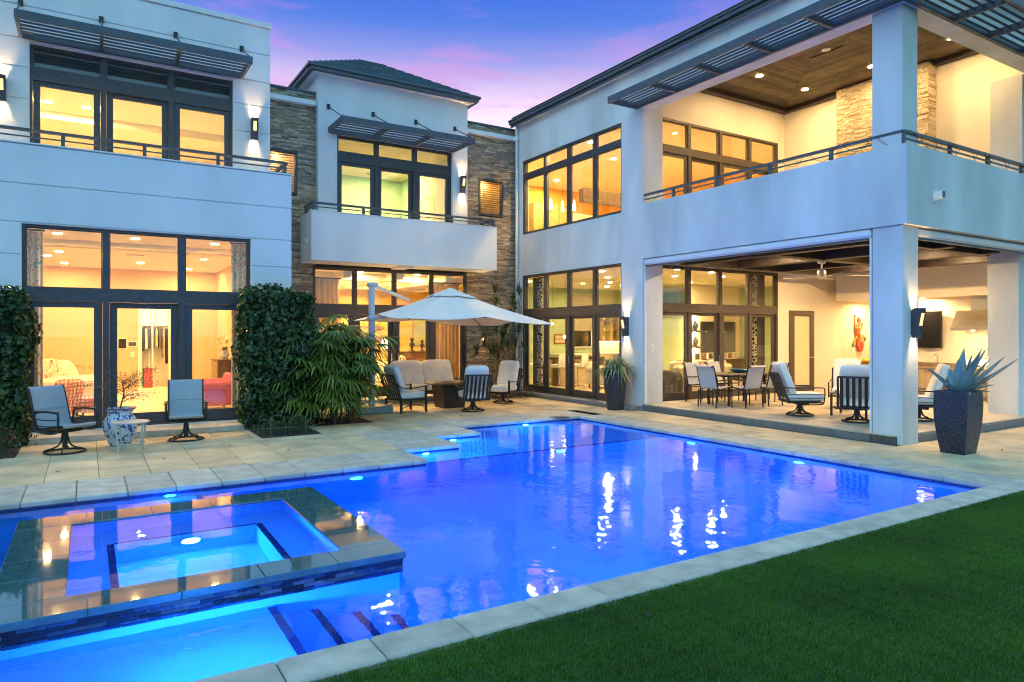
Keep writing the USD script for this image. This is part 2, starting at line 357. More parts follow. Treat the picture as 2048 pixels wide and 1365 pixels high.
for i in range(-2, 62):
    for j in range(0, 20):
        x, y = -.6 + i * .24, 3.40 - j * .24
        # only where the photograph's neighbourhood can see the ground
        if y < 3.4 - .42 * max(0, x + 1.2) - 1.2 and x < 2: continue
        if y < -1.2: continue
        pos.append((x, y, -.012)); idx.append(rng.randrange(4)); a = rng.choice((0, .5, 1, 1.5)) * PI
        ori.append(Gf.Quath(float(math.cos(a / 2)), 0, 0, float(math.sin(a / 2))))
gi.CreatePositionsAttr(pos); gi.CreateProtoIndicesAttr(idx); gi.CreateOrientationsAttr(ori)
tag(gi.GetPrim(), 'short green blades of the artificial turf lawn', 'grass', kind='stuff')

# deck of long pavers, set on a mortar bed
deck = thing('pool_deck', 'pale stone pavers around the pool', None, kind='structure')
beds = [sbox(2.55, 12.2, 3.60, 13.3), sbox(3.60, 13.28, 4.97, 15.2), sbox(-1.6, 12.2, -.88, 14.2), sbox(9.55, 16.2, 11.05, 17.6)]
area = Polygon([(-8, 9.93), (4.14, 9.93), (4.14, 11.86), (5.595, 11.86), (5.595, 12.9), (9.80, 12.9), (9.80, 3.52), (26, 3.52), (26, 6.02), (11.0, 6.02), (11.0, 17.7), (-8, 17.7)])
area2 = area.difference(Polygon([(-8, 13.55), (3.6, 13.55), (3.6, 30), (-8, 30)]))
for q in beds: area2 = area2.difference(q)
b = B()
from shapely import union_all
for g in getattr(area2.buffer(.0), 'geoms', [area2]): b.poly(list(g.exterior.coords)[:-1], 'z', -.07, -.012, [list(h.coords)[:-1] for h in g.interiors])
part(deck, 'mortar_bed', b, SUB, kind='structure')
def lay(x0, x1, ys, w, off=0.0, gap=.006):
    for r in range(len(ys) - 1):
        x = x0 - off * (r % 2)
        while x < x1:
            g = sbox(x + gap / 2, ys[r] + gap / 2, x + w - gap / 2, ys[r + 1] - gap / 2).intersection(area2)
            for q in getattr(g, 'geoms', [g]):
                if q.is_empty or q.area < .004 or q.geom_type != 'Polygon': continue
                bb = B(); q = q.simplify(.001)
                h = rng.uniform(-.0015, .0015)
                if len(q.exterior.coords) == 5 and abs(q.area - (q.bounds[2] - q.bounds[0]) * (q.bounds[3] - q.bounds[1])) < 1e-4: bb.bx(q.bounds[0], q.bounds[2], q.bounds[1], q.bounds[3], -.05, h, bev=.004)
                else: bb.poly(list(q.exterior.coords)[:-1], 'z', -.05, h, [list(i.coords)[:-1] for i in q.interiors])
                part(deck, 'paver', bb, PAVER[rng.randrange(5)])
            x += w
lay(-3.33, 11.0, [9.93, 11.90, 13.45, 15.4, 17.7], .577)
lay(9.80, 20.0, [3.52, 4.55, 6.02], .80, .4)
area2_b = area2
lay(9.80, 11.0, [6.02, 7.05, 8.1, 9.15, 9.93], .60)

coping = thing('pool_coping', 'bullnosed stone coping around the pool edge', None, kind='structure')
def cope(x0, x1, y0, y1):
    b = B(); b.bx(x0 + .003, x1 - .003, y0 + .003, y1 - .003, -.055, rng.uniform(.001, .004), bev=.012); part(coping, 'coping_stone', b, COPE[rng.randrange(3)])
x = -5.6
while x < 9.7:                                   # lawn side
    cope(x, min(x + .54, 9.80), 3.565, 3.885); x += .54
y = 3.885
while y < 11.8:                                  # house side
    cope(9.095, 9.795, y, min(y + .53, 11.86)); y += .53
x = -5.6
while x < 4.1:                                   # left wing side
    cope(x, min(x + .5, 4.14), 8.895, 9.925); x += .5
cope(4.145, 4.65, 9.855, 10.36); cope(4.65, 5.165, 9.855, 10.36); cope(4.145, 4.65, 10.365, 10.86)
cope(4.65, 5.165, 10.365, 10.86); cope(5.17, 5.63, 10.855, 11.3); cope(5.63, 6.095, 10.855, 11.3); cope(5.17, 6.095, 11.305, 11.85)
x = 5.6
while x < 9.5:
    cope(x, min(x + .56, 9.795), 11.855, 12.89); x += .56
for (x0, x1, y0, y1) in ((4.145, 5.165, 10.87, 11.85),): cope(x0, x1, y0, y1)

# basin
pool = thing('swimming_pool', 'plastered swimming pool basin with steps and a shallow sun shelf', None, kind='structure')
ZF = -1.55
def pwall(name, x0, x1, y0, y1, z0, z1, m=PLASTER):
    b = B(); b.bx(x0, x1, y0, y1, z0, z1); part(pool, name, b, m)
pwall('pool_wall', -5.4, 9.3, 3.66, 3.86, ZF, -.20); pwall('pool_wall', 9.12, 9.32, 3.86, 11.9, ZF, -.20)
pwall('pool_wall', -5.4, 4.12, 8.92, 9.12, ZF, -.20); pwall('pool_wall', -5.4, -5.2, 3.86, 8.92, ZF, -.20)
pwall('pool_wall', 6.07, 9.32, 11.88, 12.08, -.6, -.20); pwall('pool_wall', 5.97, 6.07, 10.88, 11.9, -.6, -.2); pwall('pool_wall', 5.14, 5.98, 10.88, 10.98, -.6, -.2)
pwall('pool_wall', 5.04, 5.14, 9.88, 10.9, -.6, -.2); pwall('pool_wall', 4.12, 5.05, 9.88, 9.98, -.6, -.2); pwall('pool_wall', 4.02, 4.12, 9.12, 9.9, -.6, -.2)
for a in ((-5.4, 9.3, 3.67, 3.864), (9.116, 9.31, 3.864, 11.876), (-5.4, 4.116, 8.916, 9.11), (6.074, 9.31, 11.876, 12.07), (5.98, 6.074, 10.876, 11.876), (5.136, 5.98, 10.876, 10.97), (5.05, 5.136, 9.876, 10.876), (4.116, 5.05, 9.876, 9.97), (4.03, 4.116, 9.11, 9.876)):
    pwall('waterline_tile', *a, -.20, -.056, WATERLINE)
pwall('pool_floor', -5.4, 9.3, 3.7, 12.0, ZF - .1, ZF)
# sun shelf
b = B(); b.poly([(4.12, 9.25), (9.12, 9.25), (9.12, 11.88), (6.07, 11.88), (6.07, 10.88), (5.14, 10.88), (5.14, 9.88), (4.12, 9.88)], 'z', ZF, -.32); part(pool, 'sun_shelf', b, PLASTER)
pwall('shelf_edge_tile', 4.13, 9.11, 9.246, 9.30, -.35, -.316, TRIMT)
# entry shelf and steps at the left end
edges = [(-5.2, 1.15, -.31), (1.15, 1.46, -.52), (1.46, 1.78, -.74), (1.78, 2.08, -.96)]
for k, (x0, x1, z) in enumerate(edges):
    nm = 'entry_shelf' if k == 0 else 'step'
    pwall(nm, x0 + .001, x1, 3.86, 5.095, ZF, z); pwall(nm, x0 + .001, x1, 7.705, 8.92, ZF, z)
    if k == 0: pwall(nm, x0 + .001, -.49, 5.096, 7.704, ZF, z)
    for (ya, yb) in ((3.87, 5.06), (7.75, 8.91)):
        n = int((yb - ya) / .15)
        for i in range(n):
            y0 = ya + (yb - ya) * i / n
            bb = B(); bb.bx(x1 - .055, x1 + .004, y0 + .002, y0 + (yb - ya) / n - .002, z - .05, z + .004); part(pool, 'step_tile', bb, TRIMT)
# underwater lamps
PLAMP = emit('pool_lamp_glow', POOL_COL, L_POOL); PRING = mat('lamp_ring', (.5, .52, .55), .3, 1.0)
def pool_lamp(p, n, r=.085, par=None, m=PLAMP):
    p, n = np.array(p, float), np.array(n, float)
    bb = B(); q = [p + n * .004 + .0 * n, p + n * .016]; bb.tube(q, r + .02, 20); l = part(par or pool, 'lamp_ring', bb, PRING)
    bb = B(); bb.disc(p + n * .020, r, n); part(l, 'lamp_lens', bb, m)
for p, n in (((3.08, 8.92, -.42), (0, -1, 0)), ((.83, 8.92, -.19), (0, -1, 0)), ((6.71, 9.246, -.55), (0, -1, 0)), ((9.12, 6.44, -.45), (-1, 0, 0)), ((9.12, 8.6, -.5), (-1, 0, 0)),
             ((4.3, 3.86, -.5), (0, 1, 0)), ((7.2, 3.86, -.5), (0, 1, 0)), ((-3.4, 8.92, -.19), (0, -1, 0)), ((2.9, 3.86, -.5), (0, 1, 0))):
    pool_lamp(p, n, .085 if p[2] < -.3 else .06)
SHLAMP = emit('entry_lamp_glow', (.08, .38, 1.0), L_POOL * 3.2)
for p in ((.66, 3.86, -.19),): pool_lamp(p, (0, 1, 0), .06, None, SHLAMP)
PLAMP2 = emit('shelf_lamp_glow', (.03, .34, 1.0), L_POOL * 7.0)
for p in ((7.71, 11.876, -.20), (5.53, 10.876, -.20), (4.54, 9.876, -.20)): pool_lamp(p, (0, -1, 0), .05, None, PLAMP2)
# water
def water_mat(name, tint, dist, scale):
    nodes = {'g': ('geometry', {}), 'n': ('noise_texture', {'scale': scale, 'detail': 2.5, 'roughness': .5}), 'n2': ('noise_texture', {'scale': scale * .22, 'detail': 2.0}),
             'ad': ('math', {'math_type': 'multiply_add', 'value2': 2.5}), 'b': ('bump', {'strength': 1.0, 'distance': dist}), 'fr': ('fresnel', {'IOR': 1.333}),
             'rf': ('refraction_bsdf', {'color': tint, 'IOR': 1.333, 'roughness': 0.0}), 'gl': ('glossy_bsdf', {'color': (.88, .93, 1.0), 'roughness': 0.0}), 'mx': ('mix_closure', {})}
    LOOK[name] = usdkit.material(stage, '/World/Looks/' + name, nodes, [('g.position', 'n.vector'), ('g.position', 'n2.vector'), ('n2.fac', 'ad.value1'), ('n.fac', 'ad.value3'), ('ad.value', 'b.height'), ('b.normal', 'rf.normal'), ('b.normal', 'gl.normal'), ('fr.fac', 'mx.fac'), ('rf.BSDF', 'mx.closure1'), ('gl.BSDF', 'mx.closure2')], surface='mx.closure')
    return LOOK[name]
WATER = water_mat('water', (.20, .62, 1.0), .0034, 6.0)
SPA = (-.516, 2.135, 5.07, 7.73)
b = B(); sw = Polygon(POOL).difference(sbox(SPA[0] + .01, SPA[2] + .01, SPA[1] - .01, SPA[3] - .01))
m = trimesh.creation.triangulate_polygon(sw, engine='earcut')
v = np.column_stack([m[0], np.full(len(m[0]), WL)]); b.add(v, m[1])
v0, f0 = b.get()
nz = np.cross(v0[f0[:, 1]] - v0[f0[:, 0]], v0[f0[:, 2]] - v0[f0[:, 0]])[:, 2]; f0[nz < 0] = f0[nz < 0][:, ::-1]
single('pool_water', (v0, f0), WATER, 'clear pool water glowing blue from lamps below', kind='structure')
b = B(); b.bx(8.47, 8.82, 11.80, 12.05, -.005, .012, bev=.004); part(coping, 'skimmer_lid', b, mat('slate_lid', (.06, .06, .065), .5))

# =================================================================== SPA
spa = thing('spa', 'raised square spa with wet stone rim in the left end of the pool', 'hot tub', ((SPA[0] + SPA[1]) / 2, (SPA[2] + SPA[3]) / 2, ZF))
WETSTONE = mat('wet_coping', (.05, .12, .13), .03, var=.25, scale=7., detail=9., spec=.9, coat=1.0, extra={'coat_roughness': .03})
SPT = [mat(f'spa_tile_{k}', c, .10, var=.3, scale=25.) for k, c in enumerate(((.012, .022, .06), (.03, .06, .15), (.06, .08, .11), (.014, .014, .03), (.10, .13, .20)))]
x0, x1, y0, y1 = SPA; ZS = .072; ci = .38; ZB = -.32
def spart(name, a, m, bev=0):
    b = B(); b.bx(*a, bev=bev); part(spa, name, b, m, world=True)
ix0, ix1, iy0, iy1 = x0 + ci, x1 - ci, y0 + .31, y1 - ci
for a in ((x0 + .02, x1 - .02, y0 + .02, iy0, ZF, ZS - .05), (x0 + .02, x1 - .02, iy1, y1 - .02, ZF, ZS - .05), (x0 + .02, ix0, iy0, iy1, ZF, ZS - .05), (ix1, x1 - .02, iy0, iy1, ZF, ZS - .05)): spart('spa_wall', a, PLASTER)
def rim(xa, xb, ya, yb, n, ax):
    for i in range(n):
        a = (xa + (xb - xa) * i / n + .001, xa + (xb - xa) * (i + 1) / n - .001, ya, yb) if ax == 'x' else (xa, xb, ya + (yb - ya) * i / n + .001, ya + (yb - ya) * (i + 1) / n - .001)
        spart('rim_stone', (*a, ZS - .055, ZS), WETSTONE, .004)
rim(x0 - .02, x1 + .02, y0 - .02, iy0 - .02, 5, 'x'); rim(x0 - .02, x1 + .02, iy1 + .02, y1 + .02, 5, 'x'); rim(x0 - .02, ix0 + .02, iy0 - .018, iy1 + .018, 4, 'y'); rim(ix1 - .02, x1 + .02, iy0 - .018, iy1 + .018, 4, 'y')
spart('spa_floor', (ix0, ix1, iy0, iy1, ZF, -.9), PLASTER)
spart('bench', (ix0, .20, iy0, iy1, -.9, -.36), PLASTER); spart('bench', (1.40, ix1, iy0, iy1, -.9, -.36), PLASTER); spart('bench', (.20, 1.40, 6.97, iy1, -.9, -.36), PLASTER)
for (xa, sgn) in ((.20, -1), (1.40, 1)):
    for i in range(10):
        ya = iy0 + (6.97 - iy0) * i / 10; spart('bench_tile', (xa - .05 * (sgn > 0) * 0 + (0 if sgn > 0 else -.05), xa + (.05 if sgn > 0 else 0.004), ya + .002, ya + .156, -.40, -.356), TRIMT)
for i in range(8):
    xa = .20 + 1.2 * i / 8; spart('bench_tile', (xa + .002, xa + .148, 6.966, 6.985, -.375, -.356), TRIMT)
rows = [(-.012, .012), (-.038, -.014), (-.064, -.040), (-.090, -.066), (-.116, -.092), (-.142, -.118)]
for r, (za, zb) in enumerate(rows):
    for i in range(17):
        xa = x0 + (x1 - x0) * (i + .5 * (r % 2)) / 17; xb = min(x1, xa + (x1 - x0) / 17)
        if xb - xa > .02: spart('front_tile', (xa + .002, xb - .002, y0 - rng.uniform(.0, .004), y0 + .019, za, zb), SPT[rng.choice((0, 0, 1, 1, 2, 3, 3, 4))])
        ya = y0 + (y1 - y0) * (i + .5 * (r % 2)) / 17; yb = min(y1, ya + (y1 - y0) / 17)
        if yb - ya > .02 and r < 5: spart('side_tile', (x1 - .019, x1 + rng.uniform(0, .004), ya + .002, yb - .002, za, zb), SPT[rng.choice((0, 1, 2, 3))])
SLAMP = emit('spa_lamp_glow', (.02, .28, 1.0), L_POOL * 2.2)
pool_lamp(np.array((.82, 6.968, -.58)) - spa.loc, (0, -1, 0), .075, spa, SLAMP)
b = B(); b.lathe([(.001, .02), (.09, .015), (.11, 0)], (0, 0, 0), 24); v, f = b.get()
for (cx, cy) in ((.55, 5.85), (1.05, 5.85)): part(spa, 'drain_cover', (v + np.array((cx, cy, -.898)), f), mat('drain_plastic', (.6, .62, .64), .5), world=True)
b = B(); b.bx(.70, .90, 6.2, 6.4, -.90, -.885); part(spa, 'drain_grate', b, mat('drain_plastic', (.6, .62, .64), .5), world=True)
SPAW = water_mat('spa_water', (.55, .74, 1.0), .0016, 4.0)
top = np.array([[ix0 - .02, iy0 - .02, ZS - .010], [ix1 + .02, iy0 - .02, ZS - .010], [ix1 + .02, iy1 + .02, ZS - .010], [ix0 - .02, iy1 + .02, ZS - .010]])
single('spa_water', (top, np.array([[0, 1, 2], [0, 2, 3]])), SPAW, 'still glowing water inside the square spa', kind='structure')

# =================================================================== HOUSE
def frame_unit(par, name, axis, pos, u0, u1, z0, z1, n, bar, m, depth=.14, fw=.055, mull=.10, sash=None, sill=None, handles=(), rev=False, label=None):
    """window wall: outer frame, mullions and transom bar as one part; each pane, sash and handle its own sub-part. d grows into the building."""
    b = B(); d0, d1 = pos, pos + depth
    b.pl(axis, u0, u0 + fw, d0, d1, z0, z1); b.pl(axis, u1 - fw, u1, d0, d1, z0, z1)
    b.pl(axis, u0 + fw, u1 - fw, d0, d1, z1 - fw, z1); b.pl(axis, u0 + fw, u1 - fw, d0, d1, z0, z0 + (sill or fw))
    us = [u0 + (u1 - u0) * i / n for i in range(n + 1)]
    segs = [(z0 + (sill or fw), z1 - fw)]
    if bar:
        b.pl(axis, u0 + fw, u1 - fw, d0 + .004, d1 - .004, bar[0], bar[1]); segs = [(z0 + (sill or fw), bar[0]), (bar[1], z1 - fw)]
    for u in us[1:-1]:
        for (a, c) in segs: b.pl(axis, u - mull / 2, u + mull / 2, d0 + .008, d1 - .008, a, c)
    # thin reveal lines on the mullions
    w = part(par, name, b, m, world=True, label=label)
    for k in range(n):
        a = us[k] + (fw if k == 0 else mull / 2); c = us[k + 1] - (fw if k == n - 1 else mull / 2)
        for s, (za, zb) in enumerate(segs):
            lower = bar and s == 0
            sd = d0 + (.035 if (k % 2 == 0) else .075)
            ina = inb = inz = inzb = 0.0
            if lower and sash:
                ina = inb = sash; inz, inzb = sash * 1.6, sash * .8
                sb = B()
                sb.pl(axis, a + .004, a + ina, sd, sd + .045, za + .004, zb - .004); sb.pl(axis, c - inb, c - .004, sd, sd + .045, za + .004, zb - .004)
                sb.pl(axis, a + ina, c - inb, sd, sd + .045, za + .004, za + inz); sb.pl(axis, a + ina, c - inb, sd, sd + .045, zb - inzb, zb - .004)
                part(w, 'sash', sb, m, world=True)
            else:
                ina = inb = inz = inzb = .022
                sb = B(); q = .022
                sb.pl(axis, a + .002, a + q, d0 + .03, d0 + .06, za + .002, zb - .002); sb.pl(axis, c - q, c - .002, d0 + .03, d0 + .06, za + .002, zb - .002)
                sb.pl(axis, a + q, c - q, d0 + .03, d0 + .06, za + .002, za + q); sb.pl(axis, a + q, c - q, d0 + .03, d0 + .06, zb - q, zb - .002)
                part(w, 'bead', sb, m, world=True)
            gd = sd + .018 if (lower and sash) else d0 + .042
            g = B(); g.pl(axis, a + ina - .004, c - inb + .004, gd, gd + .008, za + inz - .004, zb - inzb + .004)
            part(w, 'pane', g, GLASS, world=True)
    for (u, zz) in handles:
        h = B()
        if axis == 'y': h.tube([(u, pos + .03, zz - .12), (u, pos - .02, zz - .09), (u, pos - .02, zz + .09), (u, pos + .03, zz + .12)], .011, 8)
        else: h.tube([(pos + .03, u, zz - .12), (pos - .02, u, zz - .09), (pos - .02, u, zz + .09), (pos + .03, u, zz + .12)], .011, 8)
        part(w, 'handle', h, CHROME, world=True)
    return w
def wbox(par, name, m, *a, bev=0.0, label=None):
    b = B(); b.bx(*a, bev=bev); return part(par, name, b, m, world=True, label=label)
def room(par, x0, x1, y0, y1, z0, z1, wm, cm, fm, skip='', t=.08):
    wbox(par, 'interior_floor', fm, x0, x1, y0, y1, z0 - .05, z0); wbox(par, 'ceiling', cm, x0, x1, y0, y1, z1, z1 + .05)
    if 'w' not in skip: wbox(par, 'interior_wall', wm.get('w', wm['*']), x0 - t, x0, y0, y1, z0, z1)
    if 'e' not in skip: wbox(par, 'interior_wall', wm.get('e', wm['*']), x1, x1 + t, y0, y1, z0, z1)
    if 'n' not in skip: wbox(par, 'interior_wall', wm.get('n', wm['*']), x0, x1, y1, y1 + t, z0, z1)
    if 's' not in skip: wbox(par, 'interior_wall', wm.get('s', wm['*']), x0, x1, y0 - t, y0, z0, z1)
_lamp = {}
def downlight(x, y, z, where, r=.065, m=None, group=None):
    m = m or DOWN; key = str(m.GetPath())
    if key not in _lamp:
        t = thing('recessed_light', where, 'ceiling light', (x, y, z), group=group)
        b = B(); b.lathe([(r, -.002), (r + .022, -.010), (r + .03, 0)], (0, 0, 0), 24); part(t, 'trim_ring', b, TRIMW, 30)
        b = B(); b.disc((0, 0, -.004), r, n=24, h=.003); part(t, 'lens', b, m); _lamp[key] = t
    else: copy(_lamp[key], (x, y, z), 0, where, 'ceiling light', group)
def lights(spots, z, room_, m=None, group=None):
    for x, y, w in spots: downlight(x, y, z, f'recessed light in the {room_}, {w}', m=m, group=group)

FLOORW = mat('warm_floor_tile', (.52, .43, .30), .35, var=.08, scale=1.5)
RUG = mat('cream_carpet', (.60, .52, .40), .95, var=.06, scale=20.)
PEACH = mat('peach_wall', (.66, .46, .27), .85, var=.03)
YELLOW = mat('yellow_wall', (.76, .62, .26), .85, var=.03)
ORANGE = mat('orange_wall', (.72, .38, .07), .85, var=.03)
GOLD = mat('gold_wall', (.72, .52, .17), .85, var=.03)
GREEN = mat('green_wall', (.44, .56, .34), .85, var=.03)
TEAL = mat('aqua_wall', (.40, .66, .52), .85, var=.03)
LIME = mat('pale_lime_wall', (.58, .62, .26), .85, var=.03)
CEILY = mat('cream_ceiling', (.76, .70, .54), .85, var=.02)
WALNUT = mat('walnut_wood', (.060, .034, .020), .45, col2=(.11, .062, .035), scale=6., stretch=(1, 1, .12), detail=8.)
OAK = mat('limed_oak', (.30, .23, .14), .55, col2=(.40, .31, .20), scale=9., stretch=(1, 1, .15), detail=8.)

# ------------------------------------------------------------- left wing
LW = thing('house_wing', 'white stuccoed left wing with grooved walls, a wide balcony and tall lit bedroom windows', 'house', (-1, 14.1, 0))
def bands(axis_y, xa, xb, zs, hole, name='stucco_panel'):
    for k in range(len(zs) - 1):
        za, zb = zs[k] + (.010 if k else 0), zs[k + 1] - .010
        P = sbox(xa, za, xb, zb).difference(sbox(*hole))
        for g in getattr(P, 'geoms', [P]):
            if g.is_empty: continue
            q = g.bounds
            if abs(g.area - (q[2] - q[0]) * (q[3] - q[1])) < 1e-6: b = B(); b.bx(q[0], q[2], axis_y, axis_y + .05, q[1], q[3], bev=.006)
            else: b = B(); b.poly(list(g.exterior.coords)[:-1], 'y', axis_y, axis_y + .05)
            part(LW, name, b, STUCCO, world=True)
H1 = (-.94, .11, 2.748, 3.672)
b = B(); b.poly([(-7, 0), (3.51, 0), (3.51, 4.99), (-7, 4.99)], 'y', 14.12, 14.28, [[(-.93, .12), (2.74, .12), (2.74, 3.66), (-.93, 3.66)]]); part(LW, 'wall', b, STUCCO, world=True)
bands(14.1, -7, 3.52, [0.0, .9, 1.46, 2.02, 2.58, 3.13, 3.675, 4.325, 5.0], H1)
wbox(LW, 'parapet_cap', STUCCO, -7, 3.535, 14.085, 14.30, 5.0, 5.03, bev=.008)
wbox(LW, 'parapet', STUCCO, 3.37, 3.52, 14.29, 16.0, 3.7, 5.0)
wbox(LW, 'balcony_floor', mat('balcony_tile', (.4, .37, .32), .6), -7, 3.37, 14.28, 16.0, 3.78, 3.90)
H2 = (-.94, 3.9, 2.744, 7.386)
b = B(); b.poly([(-7, 3.9), (3.51, 3.9), (3.51, 8.68), (-7, 8.68)], 'y', 16.02, 16.18, [[(-.93, 3.91), (2.734, 3.91), (2.734, 7.376), (-.93, 7.376)]]); part(LW, 'wall', b, STUCCO, world=True)
bands(16.0, -7, 3.52, [3.9, 4.5, 5.1, 5.69, 6.285, 6.896, 7.444, 8.072, 8.685], H2)
wbox(LW, 'roof_coping', STUCCO, -7, 3.55, 15.97, 16.4, 8.685, 8.80, bev=.01)
wbox(LW, 'side_wall', STUCCO, 3.40, 3.518, 14.30, 24.0, 0, 3.7); wbox(LW, 'side_wall', STUCCO, 3.40, 3.518, 16.2, 24.0, 3.92, 8.68)
wbox(LW, 'door_sill', COPE[1], -1.0, 2.80, 13.42, 14.095, .0, .105, bev=.008)
frame_unit(LW, 'sliding_door', 'y', 14.16, -.94, 2.748, .11, 3.672, 3, (2.36, 2.585), BRONZE, sash=.13, sill=.03, handles=[(1.62, 1.1)])
frame_unit(LW, 'sliding_door', 'y', 16.06, -.94, 2.744, 3.9, 7.386, 3, (6.70, 6.945), BRONZE, sash=.12, sill=.03)
room(LW, -3.2, 3.38, 14.32, 22.6, .12, 3.665, {'*': PEACH}, CEILY, RUG, 'sn')
b = B(); b.poly([(-3.2, .12), (3.38, .12), (3.38, 3.66), (-3.2, 3.66)], 'y', 22.6, 22.7, [[(1.36, .13), (2.06, .13), (2.06, 2.62), (1.36, 2.62)]]); part(LW, 'interior_wall', b, PEACH, world=True)
for (y0, zz) in ((16.2, 3.56), (17.0, 3.60)): wbox(LW, 'ceiling_moulding', CEILY, -3.2, 3.38, y0, y0 + .22, zz, 3.664)
for (a, c) in ((1.26, 1.36), (2.06, 2.16)): wbox(LW, 'door_casing', WHITE, a, c, 22.57, 22.6, .12, 2.62)
wbox(LW, 'door_casing', WHITE, 1.26, 2.16, 22.57, 22.6, 2.62, 2.74)
room(LW, .8, 2.9, 22.72, 24.6, .12, 3.0, {'*': WHITE}, WHITE, RUG, 's')
wbox(LW, 'closet_shelf', WHITE, .82, 2.88, 24.1, 24.58, 2.05, 2.09); wbox(LW, 'closet_divider', WHITE, 1.72, 1.76, 24.0, 24.58, .12, 2.7)
room(LW, -3.2, 3.38, 16.24, 21.5, 3.92, 6.72, {'*': YELLOW}, CEILY, RUG, 's')
wbox(LW, 'soffit_lining', BRONZE, -3.2, 3.38, 16.30, 16.36, 6.72, 7.45)
wbox(LW, 'beam', CEILY, -3.2, 3.38, 18.2, 18.42, 6.55, 6.72)
lights(((-.46, 15.2, 'nearest the glass on the left'), (.81, 15.25, 'nearest the glass in the middle'), (2.26, 15.3, 'nearest the glass on the right'), (-.53, 18.6, 'second row on the left'), (2.49, 18.6, 'second row on the right'), (-.8, 19.7, 'left, between the second row and the back'), (-.5, 21.5, 'back row on the left'), (2.5, 21.6, 'back row on the right'), (1.2, 20.4, 'near the closet opening')), 3.664, 'bedroom ceiling', DOWN_LOW, 'recessed lights in the left bedroom ceiling')
downlight(1.7, 23.5, 2.99, 'round recessed light over the hanging clothes in the closet')
lights(((.0, 17.5, 'behind the left pane, nearest the glass'), (-.7, 17.5, 'at the left edge of the left pane'), (-.1, 18.9, 'deeper in the room')), 6.719, 'upper left room', DOWN_HI, 'recessed lights in the upper left room')

# ------------------------------------------------------------- stone wall behind, with the centre bay in front of it
SW = thing('stone_wall', 'tall wall of split ledger stone with a low ledger stone parapet, on both sides of the white centre bay', 'wall', (7.4, 17.55, 0))
S = 17.55
STN = [(0, (.16, .115, .08)), (.2, (.30, .21, .13)), (.45, (.42, .30, .18)), (.6, (.27, .22, .17)), (.8, (.50, .37, .22)), (1, (.58, .46, .32))]
STONE1, STONE2 = ramp_mat('ledger_stone', STN), ramp_mat('ledger_stone_small', STN, 'island')
WIN_A, WIN_B = (3.70, 5.31, 4.52, 6.40), (9.77, 5.29, 10.60, 6.37)
DOORC = (4.91, .11, 9.373, 3.53)
b = B(); b.poly([(3.3, 0), (11.2, 0), (11.2, 7.95), (3.3, 7.95)], 'y', S + .04, S + .2, [[(w[0], w[1]), (w[2], w[1]), (w[2], w[3]), (w[0], w[3])] for w in (WIN_A, WIN_B, DOORC)] + [[(5.4, 3.91), (8.86, 3.91), (8.86, 7.0), (5.4, 7.0)]])
part(SW, 'wall_core', b, mat('dark_mortar', (.05, .043, .036), .95), world=True)
def ledger(par, rects, holes, front, axis, m1, m2, limit, rowh=(.036, .050), length=(.13, .46), deep=(.006, .036), name='ledger_stone', sgn=-1, score=None):
    out = []
    for (u0, u1, z0, z1) in rects:
        z = z0
        while z < z1 - .01:
            h = min(rng.uniform(*rowh), z1 - z); u = u0 - rng.uniform(0, .2)
            while u < u1:
                L = rng.uniform(*length); a, c = max(u, u0), min(u + L, u1); u += L
                if c - a < .025: continue
                for hb in holes:
                    if z < hb[3] and z + h > hb[1]:
                        if a >= hb[0] and c <= hb[2]: c = a
                        elif a < hb[0] < c: c = hb[0]
                        elif a < hb[2] < c: a = hb[2]
                if c - a > .025: out.append((a, c, z, z + h, rng.uniform(*deep)))
            z += h
    out.sort(key=score or (lambda s: -(s[1] - s[0]) * (s[3] - s[2])))
    rest = B()
    for i, (a, c, za, zb, d) in enumerate(out):
        b = B() if i < limit else rest
        j = rng.uniform(-.002, .002)
        if axis == 'y': b.bx(a + .002, c - .002, front - d, front + .035, za + .002, zb - .002)
        else: b.bx(front - d * -sgn * -1 if 0 else front - d, front + .035, a + .002, c - .002, za + .002, zb - .002)
        if i < limit: part(par, name, b, m1, world=True)
    if rest.n: part(par, name + 's', rest, m2, world=True, kind='stuff')
ledger(SW, [(3.52, 5.0, 2.0, 7.69), (9.27, 11.03, 0.0, 7.69), (3.52, 5.0, 7.74, 7.93), (9.27, 11.03, 7.74, 7.93)], [WIN_A, WIN_B, DOORC], S, 'y', STONE1, STONE2, 300)
b = B(); b.bx(3.5, 4.985, S - .03, S + .05, 3.5, 3.51)
for (xa, xb) in ((3.53, 4.98), (9.30, 11.0)):
    wbox(SW, 'moulding', WHITE, xa, xb, S - .16, S + .02, 7.60, 7.73, bev=.02); wbox(SW, 'parapet_cap', GREYM, xa - .02, xb + .03, S - .05, S + .2, 7.93, 7.985)
